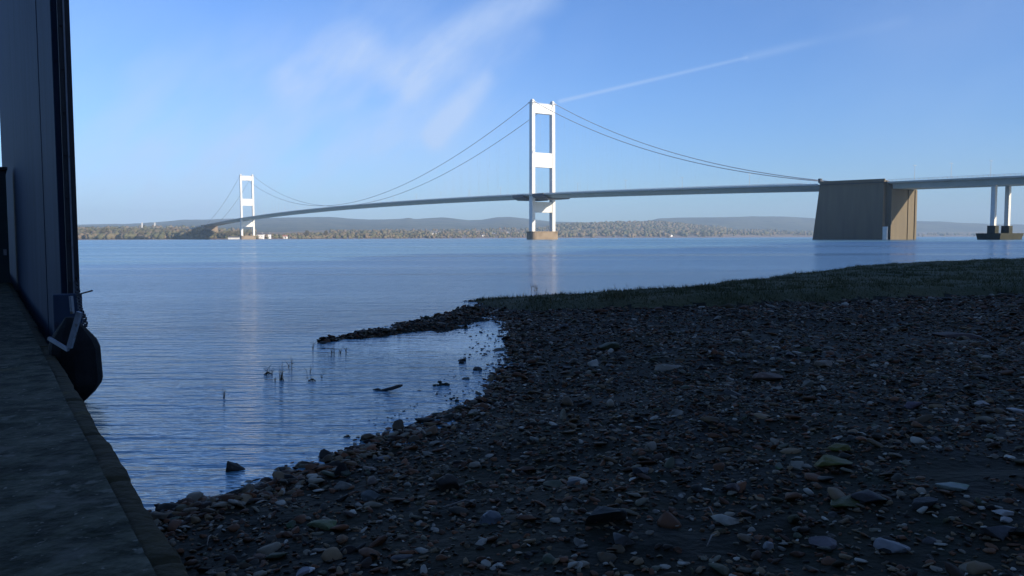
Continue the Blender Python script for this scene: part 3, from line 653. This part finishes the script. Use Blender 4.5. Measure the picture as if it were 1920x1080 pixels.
MB().box(-.6, .9, -.50, 1.6, JTOP, 3.35).build('body', M['greenwood'], cb, bevel=.02)
MB().box(-.66, .96, -.54, 1.66, 3.35, 3.42).build('lid', M['steeldark'], cb)
MB().box(-.64, -.60, -.45, -.38, 1.2, 1.35).build('latch', M['paleiron'], cb)

# ------------------------------------------------------------------ cliff that shades the foreshore (right of and behind the photograph)
cl_line = [(-120, -110), (-20, -75), (50, -48), (95, 0), (135, 60), (185, 150), (230, 230)]
cx = []; 
for i in range(len(cl_line) - 1):
    for k in range(24): t = k / 24; cx.append((cl_line[i][0]*(1-t)+cl_line[i+1][0]*t, cl_line[i][1]*(1-t)+cl_line[i+1][1]*t))
cx.append(cl_line[-1]); cx = np.array(cx); tg = np.gradient(cx, axis=0); tg /= np.linalg.norm(tg, axis=1)[:, None]; nr = np.stack([tg[:, 1], -tg[:, 0]], -1)
offs = np.array([-16, -10, -6, -3, 0, 3, 6, 10, 20, 40, 80, 160]); hts = np.array([-1, 1.0, 4, 12, 22, 32, 38, 40, 42, 43, 44, 44])
X = cx[:, 0][:, None] + nr[:, 0][:, None] * offs; Y = cx[:, 1][:, None] + nr[:, 1][:, None] * offs
endf = np.clip(np.minimum(np.arange(len(cx)), len(cx) - 1 - np.arange(len(cx))) / 14, 0, 1)[:, None]
Z = hts[None] * (.35 + .65 * endf) * 1.0 + vnoise(X, Y, 9, 71) * 5 + vnoise(X, Y, 3, 72) * 2
tag(link_mesh('cliff', grid_mesh('cliff', X, Y, Z), M['cliff'], smooth=True), 'red marl cliff above the foreshore', 'cliff', kind='structure')

# ------------------------------------------------------------------ bridge
T1 = Vector((28.2, 735.7, 0)); U = Vector((.5518, -.8341, 0)).normalized(); Nn = Vector((-U.y, U.x, 0))
brz = math.atan2(U.y, U.x)                 # local x along U (towards the near anchorage), local y = n
def bp(s, n, z): return T1 + U * s + Nn * n + Vector((0, 0, z))
def deck_z(s): return 46 - (s + 494) ** 2 * 2.1e-5 if s < 305 else 32.6 - .018 * (s - 305)
bridge = tag(empty('suspension_bridge', T1, brz), 'long white suspension bridge crossing the estuary on two portal towers', 'bridge')
def pier(s, lab=None):
    mb = MB(); out = []
    for k in range(24):
        a = 2*math.pi*k/24; c, q = math.cos(a), math.sin(a)
        out.append((s + 7.2 * (abs(c) ** .45) * (1 if c > 0 else -1), 14.8 * (abs(q) ** .45) * (1 if q > 0 else -1)))
    mb.prism([(x, y, -2) for x, y in out], [(x, y, 6.6) for x, y in out])
    mb.prism([(x*1.0 + (x-s)*.03, y*1.03, 6.6) for x, y in out], [(x + (x-s)*.03, y*1.03, 7.4) for x, y in out])
    return mb.build('pier', M['pier'], bridge)
for s in (0, -988): pier(s)
def tower(s):
    t = empty('tower', (s, 0, 0)); t.parent = bridge
    for sg in (-1, 1):
        mb = MB(); b0, b1 = 11.45, 11.25
        def sect(b, w, d, z):
            c = .35; x0, x1, y0, y1 = -d/2, d/2, b*sg - w/2, b*sg + w/2
            return [(x0, y0+c, z), (x0+c, y0, z), (x1-c, y0, z), (x1, y0+c, z), (x1, y1-c, z), (x1-c, y1, z), (x0+c, y1, z), (x0, y1-c, z)]
        mb.prism(sect(b0, 3.7, 5.2, 7.4), sect(b1, 3.5, 4.6, 123.6))
        leg = mb.build('leg', M['white_steel'], t)
        cap = MB().box(-3.3, 3.3, b1*sg - 2.3, b1*sg + 2.3, 123.6, 124.5).build('cap', M['white_steel'], t)
        mb = MB(); mb.prism([(-3, b1*sg-1.3, 124.5), (3, b1*sg-1.3, 124.5), (3, b1*sg+1.3, 124.5), (-3, b1*sg+1.3, 124.5)], [(-1.2, b1*sg-.9, 127), (1.2, b1*sg-.9, 127), (1.2, b1*sg+.9, 127), (-1.2, b1*sg+.9, 127)])
        mb.build('saddle', M['white_steel'], t)
    for (z0, z1) in ((114.6, 123.4), (65.9, 79.1), (24.8, 34.4)):
        MB().box(-1.9, 1.9, -9.65, 9.65, z0, z1).build('cross_beam', M['white_steel'], t)
    MB().box(-.15, .15, -8.5, 8.5, 124.2, 124.35).tube([(0,-6,123.4),(0,-6,124.3)], .1, 5).tube([(0,6,123.4),(0,6,124.3)], .1, 5).build('handrail', M['white_steel'], t)
    return t
tower(0); tower(-988)
def sweep(name, prof, s0, s1, step, m, parent, base=0.0):
    ss = np.linspace(s0, s1, max(2, int((s1 - s0) / step) + 1)); mb = MB(); rings = []
    for s in ss: rings.append([mb.bm.verts.new((s - base, n, deck_z(s) + z)) for n, z in prof])
    k = len(prof)
    for i in range(len(rings) - 1):
        for j in range(k): mb.bm.faces.new((rings[i][j], rings[i][(j+1) % k], rings[i+1][(j+1) % k], rings[i+1][j]))
    mb.bm.faces.new(rings[0]); mb.bm.faces.new(rings[-1][::-1])
    return mb.build(name, m, parent)
DK = [(-15.9, 0), (15.9, 0), (15.9, -.55), (11.6, -.8), (11.6, -1.4), (7.5, -3.3), (-7.5, -3.3), (-11.6, -1.4), (-11.6, -.8), (-15.9, -.55)]
sweep('deck', DK, -1293, 302.5, 18.0, M['deckpaint'], bridge)
sweep('road', [(-10.2, .06), (10.2, .06), (10.2, .01), (-10.2, .01)], -1293, 302.5, 18.0, M['asphalt'], bridge)
for n in (-1, 1):
    a_, b_ = sorted((15.92 * n, 16.02 * n)); sweep('fascia', [(a_, .45), (b_, .45), (b_, -.35), (a_, -.35)], -1293, 302.5, 18.0, M['viaconc'], bridge)
def railing(s0, s1, n, parent, zb=0):
    mb = MB(); s = s0
    for hh in (.55, 1.1): mb.tube([(q, n, deck_z(q) + zb + hh) for q in np.arange(s0, s1, 18.0)], .06, 4)
    while s < s1: mb.box(s - .07, s + .07, n - .06, n + .06, deck_z(s) + zb, deck_z(s) + zb + 1.15); s += 3.0
    return mb.build('railing', M['cable'], parent)
for n in (-15.6, 15.6, -10.9, 10.9): railing(-1293, 298, n, bridge)
# cables
def cable_z(s):
    if -988 <= s <= 0: return 49.0 + (126.0 - 49.0) * ((s + 494) / 494) ** 2
    if s > 0: t = s / 303; return 126.0 + (34.6 - 126.0) * t - 4 * 13.0 * t * (1 - t)
    t = (-988 - s) / 303; return 126.0 + (33.5 - 126.0) * t - 4 * 9.0 * t * (1 - t)
for n in (-11.3, 11.3):
    pts = [(s, n, cable_z(s)) for s in np.concatenate([np.linspace(-1291, -988, 20), np.linspace(-988, 0, 70)[1:], np.linspace(0, 303, 28)[1:]])]
    MB().tube(pts, .26, 8).build('main_cable', M['cable'], bridge, smooth=True)
hang = []
for sgn in (-1, 1):
    n = 11.3 * sgn
    for s in np.arange(-1284, 296, 18.3):
        for dx in (-6, 6):
            if abs(s) < 8 or abs(s + 988) < 8: continue
            sc = s + dx * .6
            if cable_z(sc) > deck_z(sc) + 2: hang.append((s, sc, n))
hang.sort(key=lambda h: -h[0])
rest = MB()
for i, (s, sc, n) in enumerate(hang):
    a, b = (s, n, deck_z(s)), (sc, n, cable_z(sc))
    if i < 100: MB().tube([a, b], .02, 4, cap=False).build('hanger', M['cable'], bridge)
    else: rest.tube([a, b], .02, 4, cap=False)
rh = rest.build('hanger', M['cable'], bridge); rh['kind'] = 'stuff'
# maintenance gantries hung under the deck beside the near tower
for (s0, s1, nn) in ((-24, -7, -1), (8, 25, -1)):
    mb = MB(); zt = deck_z(0)
    pr = [(-17.2, .2), (-16.6, .2), (-16.6, -1.6), (-11, -3.6), (11, -3.6), (16.6, -1.6), (16.6, .2), (17.2, .2), (17.2, -2.0), (11.4, -4.6), (-11.4, -4.6), (-17.2, -2.0)]
    mb.prism([(s0, y, zt + z) for y, z in pr], [(s1, y, zt + z) for y, z in pr])
    mb.build('maintenance_gantry', M['darksteel'], bridge)
# far end: anchorage and approach of the other bank
fa = tag(empty('anchorage', bp(-1293, 0, 0), brz), 'distant grey anchorage block at the far bank under the bridge deck', 'anchorage')
mb = MB(); mb.prism([(-30, -15, -1), (6, -15, -1), (6, 15, -1), (-30, 15, -1)], [(-30, -14.9, 33.4), (0, -14.9, 32.2), (0, 14.9, 32.2), (-30, 14.9, 33.4)]); mb.build('block', M['pier'], fa)
vb = tag(empty('approach_viaduct', bp(-1325, 0, 0), brz), 'distant approach viaduct leaving the far bank anchorage behind trees', 'viaduct')
mb = MB(); mb.prism([(-420, -14, 12), (2, -14, 29.6), (2, 14, 29.6), (-420, 14, 12)], [(-420, -14, 15), (2, -14, 32.6), (2, 14, 32.6), (-420, 14, 15)]); mb.build('deck', M['deckpaint'], vb)
for s in (-60, -130, -200, -270): 
    for n in (-7, 7): MB().box(s-1.2, s+1.2, n-1.5, n+1.5, -1, 28 + s * .042).build('column', M['viaconc'], vb)

# near anchorage
na = tag(empty('anchorage', bp(322, 0, 0), brz), 'massive shaded concrete anchorage block standing in the water', 'anchorage')
def sl(s): return s - 322
a = 14.9
mb = MB()
mb.prism([(sl(298.5), -a, -2), (sl(343.2), -a, -2), (sl(343.2), -a+3.0, -2), (sl(345.5), -a+3.0, -2), (sl(345.5), a, -2), (sl(298.5), a, -2)],
         [(sl(303), -a+.3, 33.9), (sl(343.2), -a+.3, 32.9), (sl(343.2), -a+3.0, 32.9), (sl(345.5), -a+3.0, 28.3), (sl(345.5), a-.3, 28.3), (sl(303), a-.3, 33.9)])
mb.build('block', M['anchor'], na)
# pilasters on the sunlit end face
for (n0, n1, pr_) in ((-a+3.2, -a+4.0, .7), (5.6, 6.5, .45), (a-2.4, a-.6, .5)):
    mb = MB(); mb.box(sl(345.4), sl(345.5) + pr_, n0, n1, -1.5, 28.0); mb.build('pilaster', M['anchor'], na)
MB().box(sl(343.3), sl(345.9), -a+.2, -a+1.0, -1.5, 7.2).build('fin_wall', M['viaconc'], na)
mb = MB(); mb.box(sl(302), sl(344), -a-.15, -a+.8, 33.0, 33.0); mb.bm.free()
mb = MB(); mb.prism([(sl(302.6), -a-.2, 33.2), (sl(344), -a-.2, 32.2), (sl(344), -a+.5, 32.2), (sl(302.6), -a+.5, 33.2)], [(sl(302.6), -a-.2, 34.5), (sl(344), -a-.2, 33.6), (sl(344), -a+.5, 33.6), (sl(302.6), -a+.5, 34.5)])
mb.build('parapet', M['anchor'], na)
MB().box(sl(301.8), sl(303.4), -a, -a+1.6, 33.8, 36.2).build('cable_portal', M['darksteel'], na)
MB().box(sl(301.8), sl(303.4), a-1.6, a, 33.8, 36.2).build('cable_portal', M['darksteel'], na)
# near viaduct
nv = tag(empty('approach_viaduct', bp(398, 0, 0), brz), 'approach viaduct on twin slender columns running off to the right', 'viaduct')
VK = [(-15.5, 0), (15.5, 0), (15.5, -.7), (10.5, -1.3), (10.0, -3.7), (-10.0, -3.7), (-10.5, -1.3), (-15.5, -.7)]
sweep('deck', [(n, z) for n, z in VK], 345.9, 640, 14.0, M['deckpaint'], nv, base=398)
sweep('deck_slab', [(-15.3, .02), (15.3, .02), (15.3, -.5), (-15.3, -.5)], 303.5, 345.6, 7.0, M['asphalt'], na, base=322)
for n in (-15.2, 15.2):
    mb = MB(); s = 346.0
    for hh in (.55, 1.1): mb.tube([(q - 398, n, deck_z(q) + hh) for q in np.arange(346, 636, 14.0)], .06, 4)
    while s < 630: mb.box(s - 398 - .07, s - 398 + .07, n - .06, n + .06, deck_z(s), deck_z(s) + 1.15); s += 2.5
    mb.build('railing', M['cable'], nv)
for s0 in (397.6, 462, 530):
    k = s0 - 398
    for n in (-7.1, 7.1):
        mb = MB(); mb.prism([(k-1.0, n-1.05, 7.0), (k+1.0, n-1.05, 7.0), (k+1.0, n+1.05, 7.0), (k-1.0, n+1.05, 7.0)], [(k-1.0, n-1.05, deck_z(s0)-3.6), (k+1.0, n-1.05, deck_z(s0)-3.6), (k+1.0, n+1.05, deck_z(s0)-3.6), (k-1.0, n+1.05, deck_z(s0)-3.6)])
        mb.build('column', M['viaconc'], nv)
        MB().box(k-1.9, k+1.9, n-1.9, n+1.9, 3.2, 7.0).build('plinth', M['weedconc'], nv)
    mb = MB(); mb.prism([(k-5, -11, -1.5), (k+5, -11, -1.5), (k+5, 11, -1.5), (k-5, 11, -1.5)], [(k-6, -11.8, 3.2), (k+6, -11.8, 3.2), (k+6, 11.8, 3.2), (k-6, 11.8, 3.2)])
    mb.build('foundation', M['weedconc'], nv)
# lamp posts along the deck
lp = tag(empty('lamp_post', bp(0, 0, 0)), 'slim grey lamp post standing on the bridge deck', 'lamp post', 'lamp posts along the bridge')
MB().tube([(0, 0, 0), (0, 0, 6.5), (0, 0, 9.0)], [.13, .10, .07], 6).build('pole', M['cable'], lp)
MB().box(-.18, .18, -1.4, 1.4, 8.95, 9.1).build('arm', M['cable'], lp)
first = True
ang = brz
kids = [c for c in bpy.data.objects if c.parent == lp]
for s in list(np.arange(-940, 300, 62)) + [352, 372, 392, 412, 432]:
    if first: o = lp; first = False
    else:
        o = lp.copy(); col.objects.link(o)
        for c in kids: c2 = c.copy(); c2.parent = o; col.objects.link(c2)
    o.location = bp(s, 0.4, deck_z(s) + .06); o.rotation_euler = (0, 0, ang)
    if s > 303: o['label'] = 'slim grey lamp post standing on the approach viaduct at right'; o['group'] = 'lamp posts on the approach viaduct'

# ------------------------------------------------------------------ far land and hills
def itp(tab, x): a = np.array(tab, float); return np.interp(x, a[:, 0], a[:, 1])
SHR = [(-900, 1750), (330, 1780), (400, 1700), (470, 1680), (600, 2000), (850, 2400), (1000, 2800), (1060, 3000), (1340, 3600), (1540, 4300), (1700, 5000), (1920, 5200), (2900, 5200)]
def horiz(px): return 446.0 - (px - 960) * .003
Y1 = [(-900, 437), (145, 438), (330, 438), (400, 441), (470, 443), (560, 441), (700, 440), (850, 440), (1000, 440), (1060, 440), (1150, 438), (1340, 438), (1540, 440), (2900, 440)]   # low ground behind the shore
Y2 = [(-900, 428), (145, 430), (230, 429), (330, 429), (400, 432), (480, 436), (560, 434), (700, 434), (850, 432), (940, 430), (1000, 431), (1055, 424), (1080, 422), (1180, 420), (1250, 421), (1330, 427), (1400, 432), (1540, 434), (1700, 436), (2900, 436)]
YR = [(-900, 420), (145, 423), (250, 421), (320, 417), (345, 414), (400, 413), (440, 411.5), (500, 410), (560, 409), (620, 408.5), (650, 411), (700, 413), (755, 411.5), (767, 409.5), (780, 412), (830, 409), (848, 410.5), (880, 414.5), (905, 413), (930, 409), (952, 408), (985, 411), (1030, 416), (1100, 419), (1180, 420), (1215, 416), (1235, 411), (1290, 409), (1340, 408), (1400, 406.5), (1460, 406), (1520, 410), (1600, 412), (1716, 415), (1760, 416), (1850, 420), (1920, 421), (2900, 420)]
def far_z(PX, Rr):
    sh = itp(SHR, PX); hz = horiz(PX)
    r1, r2, r3 = sh + 260, sh + 1500, np.full_like(sh, 7600.0)
    z1 = (hz - itp(Y1, PX)) * r1 / F + CAMZ; z2 = (hz - itp(Y2, PX)) * r2 / F + CAMZ; z3 = (hz - itp(YR, PX)) * r3 / F + CAMZ
    t1 = np.clip((Rr - sh - 10) / (r1 - sh - 10), 0, 1); t2 = np.clip((Rr - r1) / (r2 - r1), 0, 1); t3 = np.clip((Rr - r2) / (r3 - r2), 0, 1); t4 = np.clip((Rr - r3) / 900, 0, 1)
    sm = lambda t: t*t*(3-2*t)
    z = 1.8 * np.clip((Rr - sh + 10) / 40, -1, 1) + (z1 - 1.8) * sm(t1) ** .7 + (z2 - z1) * sm(t2) + (z3 - z2) * sm(t3) * 1.0 - (z3 * .8) * sm(t4)
    X = (PX - 960) / F * Rr
    z = z + vnoise(X, Rr, 400, 81) * 14 * np.clip(t2 * 1.2, 0, 1) * (1 - .55 * t3) + vnoise(X, Rr, 120, 82) * 4 * np.clip(t1, 0, 1) + vnoise(X, Rr, 50, 85) * 2.5 * np.clip(t3 * 2, 0, 1)
    return z
pxs = np.linspace(-900, 2900, 760); rr = np.linspace(0, 1, 150)
PX, Q = np.meshgrid(pxs, rr); SH = itp(SHR, PX)
Rr = SH - 40 + (8500 - SH + 40) * Q ** 1.5
Z = far_z(PX, Rr); X = (PX - 960) / F * Rr
hills = link_mesh('hills', grid_mesh('hills', X, Rr, Z), M['land'], smooth=True)
hills.data.materials.append(M['hill']); hills.data.materials.append(M['mud'])
mi = np.where(Q > 0, 0, 0); T3 = (Rr > SH + 1500)
mi = np.where(T3, 1, 0); mi = np.where(Rr < SH + 70, 2, mi)
hills.data.polygons.foreach_set('material_index', mi[:-1, :-1].ravel().astype(np.int32)); hills.data.update()
tag(hills, 'low hazy fields and wooded hills on the far bank', 'hills', kind='structure')
# far woods
def far_pts(n, p0, p1, d0, d1, pw=1.0):
    px = rng.uniform(p0, p1, n); r = itp(SHR, px) + d0 + (d1 - d0) * rng.uniform(0, 1, n) ** pw
    z = far_z(px, r); return np.stack([(px - 960) / F * r, r, z], -1)
tt = [stone_template(2, 3, .8, .98, 300 + i, (1, .95, random.uniform(.8, 1.15))) for i in range(10)]
for i, (V, T) in enumerate(tt):
    V2 = V.copy(); rg = np.random.default_rng(i); V2 *= (1 + rg.uniform(-.32, .28, len(V)))[:, None]; tt[i] = (V2, T)
sets = [(1500, 60, 400, 12, 260, 1.2, 4.5, 8.5), (500, 395, 480, 30, 200, 1, 3.0, 6), (260, 480, 620, 15, 260, 1.5, 2, 4.5), (620, 560, 860, 10, 320, 1.3, 2, 5), (900, 620, 1060, 200, 1300, 1, 3, 7), (300, 850, 1060, 20, 250, 1, 2, 4.5),
        (2600, 1040, 1360, 20, 1500, .8, 4, 10), (500, 1340, 1560, 100, 1300, 1, 4, 8), (200, -300, 60, 12, 260, 1.2, 4.5, 8.5), (500, 100, 480, 300, 1500, 1, 4, 8), (200, 1700, 1980, 30, 700, 1, 4, 8)]
pv, off = [], 0
for (n, p0, p1, d0, d1, pw, s0, s1) in sets:
    pts = far_pts(n, p0, p1, d0, d1, pw); s = rng.uniform(s0, s1, n); pts[:, 2] += s * .55
    V, T = scatter(tt, pts, s, rng, tilt=.2, sink=0); pv.append((V, T + off)); off += len(V)
tag(link_mesh('woodland', np_mesh('woodland', np.concatenate([p[0] for p in pv]), np.concatenate([p[1] for p in pv])), M['ftree']), 'distant woods and hedges along the far bank', 'woodland', kind='stuff')
# single trees standing up from the tree line
def tree(px, hgt, lab, d=60, wide=.35, m='ftree'):
    r = itp(SHR, px) + d; z = float(far_z(np.array([float(px)]), np.array([float(r)]))[0]); p = Vector(((px - 960) / F * r, r, z - .5))
    t = tag(empty('tree', p), lab, 'tree'); lean = random.uniform(-.04, .04) * hgt
    mb = MB().tube([(0, 0, 0), (lean*.3, 0, hgt*.35), (lean, 0, hgt*.9)], [hgt*.03, hgt*.022, hgt*.006], 6)
    for k in range(6):
        a = random.uniform(0, 6.28); z0 = hgt * random.uniform(.3, .6); mb.tube([(lean*.3, 0, z0), (math.cos(a)*hgt*wide*.7, math.sin(a)*hgt*wide*.7, z0 + hgt*.22)], [hgt*.012, hgt*.004], 4)
    mb.build('trunk', M['bark'], t)
    n = 900; q = rng.normal(size=(n, 3)); q /= np.linalg.norm(q, axis=1)[:, None]; rad = rng.uniform(.35, 1, n) ** .5
    lob = 1 + .35 * np.sin(q[:, 0] * 4 + px) * np.cos(q[:, 2] * 5 + px * 2)
    C = q * (rad * lob)[:, None] * np.array([hgt*wide, hgt*wide, hgt*.36]) + np.array([lean*.7, 0, hgt*.64])
    A = rng.normal(size=(n, 3)) * .045 * hgt; B = rng.normal(size=(n, 3)) * .045 * hgt
    V = np.stack([C, C + A, C + B], 1).reshape(-1, 3); link_mesh('crown', np_mesh('crown', V, np.arange(len(V)).reshape(-1, 3)), M[m], t)
TR = [(195, 24, 'tall pointed tree, left of the close pair above the far woods', .22), (203, 25, 'tall pointed tree, right of the close pair above the far woods', .22),
      (168, 20, 'bushy tree near the left end of the far tree line', .4), (238, 19, 'round tree in the far woods left of the pale twin pylons', .42), (268, 18, 'broad tree standing below the left pale pylon', .42), (312, 19, 'dense tree right of the pale twin pylons', .42),
      (341, 20, 'tree at the right end of the far woods before the bridge approach', .4), (368, 18, 'brown tree behind the four shade-dark trees', .45), (398, 17, 'brownish tree right of the far anchorage', .45), (432, 17, 'dark rounded tree left of the far tower', .6), (448, 18, 'dark rounded tree seen between the legs of the far tower', .6),
      (475, 15, 'small tree behind the right leg of the far tower', .5), (578, 20, 'ragged tree, left of two standing on the low far bank', .3), (612, 20, 'ragged tree, right of two standing on the low far bank', .28), (680, 13, 'low wide tree on the brown far bank', .6), (780, 13, 'greenish tree halfway along the low far bank', .5), (1160, 20, 'tree at the shore right of the near tower', .5), (1322, 24, 'yellowish tree at the foot of the blue hills', .6)]
M['shadetree'] = mat('shade_painted_foliage', [(.1, (.012,.016,.010)), (.9, (.03,.035,.02))], .3, .95, island=.6)  # wooded bank lying in shade: the shade is put into the foliage colour
for px, hg, wd, lab in ((357, 17, .5, 'tree painted shade-dark below the far bridge approach, leftmost of four'), (366, 22, .5, 'tree painted shade-dark below the far bridge approach, second of four'), (376, 25, .5, 'tree painted shade-dark below the far bridge approach, third of four'), (387, 24, .5, 'tree painted shade-dark below the far bridge approach, rightmost of four')):
    tree(px, hg, lab, d=12, wide=wd, m='shadetree')
for px, hg, lab, wd in TR: tree(px, hg, lab, d=random.uniform(25, 60), wide=wd)
# houses
def house(px, wd, dp, hh, d, lab, wm='housewhite', rm='roofdark', grp=None, rz=None, nm='house', cat='house'):
    r = itp(SHR, px) + d; z = float(far_z(np.array([float(px)]), np.array([float(r)]))[0]); p = Vector(((px - 960) / F * r, r, z - 1))
    o = tag(empty(nm, p, random.uniform(-.5, .5) if rz is None else rz), lab, cat, grp); hh += 1
    mb = MB(); mb.box(-wd/2, wd/2, -dp/2, dp/2, 0, hh); mb.build('wall', M[wm], o)
    k = .5; rr_ = dp * .38; mb = MB(); mb.prism([(-wd/2-k, -dp/2-k, hh), (-wd/2-k, dp/2+k, hh), (-wd/2-k, 0, hh+rr_)], [(wd/2+k, -dp/2-k, hh), (wd/2+k, dp/2+k, hh), (wd/2+k, 0, hh+rr_)])
    rf = mb.build('roof', M[rm], o)
    MB().box(wd*.3, wd*.3+1, -.5, .5, hh+rr_-.8, hh+rr_+1.2).build('chimney', M[wm], rf)
    for i in range(max(2, int(wd // 4))):
        x = -wd/2 + wd * (i + .5) / max(2, int(wd // 4)); MB().box(x-.5, x+.5, -dp/2-.03, -dp/2+.1, hh*.5, hh*.5+1.3).build('window', M['windowdark'], o)
house(489, 15, 9, 8.5, 25, 'white house right of the far tower, left of the white pair', grp=None, rz=0)
house(503, 14, 9, 8.5, 28, 'white house right of the far tower, right of the white pair', rz=.1)
house(533, 16, 9, 4, 30, 'low house with a red roof right of the white pair', rm='roofred', rz=0)
house(443, 30, 7, 3.5, 4, 'long low white building on the shore left of the far tower', rz=0, nm='shed', cat='building')
house(517, 10, 7, 4, 60, 'small grey house between the white pair and the red roof', wm='housegrey')
for i in range(26):
    px = random.uniform(800, 995); house(px, random.uniform(9, 15), 8, random.uniform(4.5, 7), random.uniform(80, 900), 'tiny pale house scattered in the village below the hills', grp='village houses left of the near tower', wm=random.choice(('housewhite', 'housewhite', 'housegrey')))
for i in range(9):
    px = random.uniform(1085, 1190); house(px, random.uniform(14, 20), 10, random.uniform(8, 11), random.uniform(1350, 1500), 'tiny pale house on the wooded skyline right of the near tower', grp='skyline houses right of the near tower')
for i in range(12):
    px = random.uniform(1060, 1300); house(px, random.uniform(12, 18), 9, random.uniform(5, 8), random.uniform(40, 700), 'tiny pale house among the woods right of the near tower', grp='houses in the woods right of the near tower', wm=random.choice(('housewhite', 'housegrey')))
# the second, cable-stayed bridge behind the far woods
c0 = Pd(278, 428, 3000); cs = tag(empty('cable_stayed_bridge', (c0.x, c0.y, 0)), 'distant bridge with two slender white pylons above the far woods', 'bridge')
MB().box(-150, 60, -12, 12, 33, 36).build('deck', M['viaconc'], cs)
for x in (-23, 25): MB().box(x-2.0, x+2.0, -1.8, 1.8, 20, 63).build('pylon', M['white_steel'], cs)
for x in (-130, -60, 45): MB().box(x-1.5, x+1.5, -8, 8, 0, 33).build('column', M['viaconc'], cs)
for x in (-23, 25):
    for dx in (-55, 55): MB().tube([(x, 0, 61), (x + dx, 0, 36)], .15, 4).build('stay_cable', M['cable'], cs)
# dark shoal under the far anchorage
rk = []
for i in range(26):
    V, T = stone_template(2, 8, .5, .9, 1200 + i, (1, .7, .35)); rk.append((V * random.uniform(2, 4.5) + np.array([random.uniform(-20, 20), random.uniform(-6, 6), .1]), T + i * len(V)))
c0 = P(372, 449.3, 0); dd = 1650; c0 = Vector(((372 - 960) / F * dd, dd, 0))
tag(link_mesh('rock_shoal', np_mesh('rock_shoal', np.concatenate([r[0] for r in rk]), np.concatenate([r[1] for r in rk])), M['weedconc'], loc=c0), 'low dark rocky shoal in the water below the far anchorage', 'rocks')

# ------------------------------------------------------------------ haze
hb = MB().box(-9500, 9500, -400, 9600, -4, 330)
hm = bpy.data.materials.new('haze'); hm.use_nodes = True; t = hm.node_tree; t.nodes.clear()
vo = N(t, 'ShaderNodeVolumePrincipled'); vo.inputs['Color'].default_value = (.55, .77, 1.0, 1); vo.inputs['Density'].default_value = 1.1e-4; vo.inputs['Anisotropy'].default_value = 0.0
oo = N(t, 'ShaderNodeOutputMaterial'); t.links.new(vo.outputs[0], oo.inputs['Volume'])
tag(hb.build('haze', hm), 'thin pale blue haze lying over the estuary', 'haze', kind='stuff')
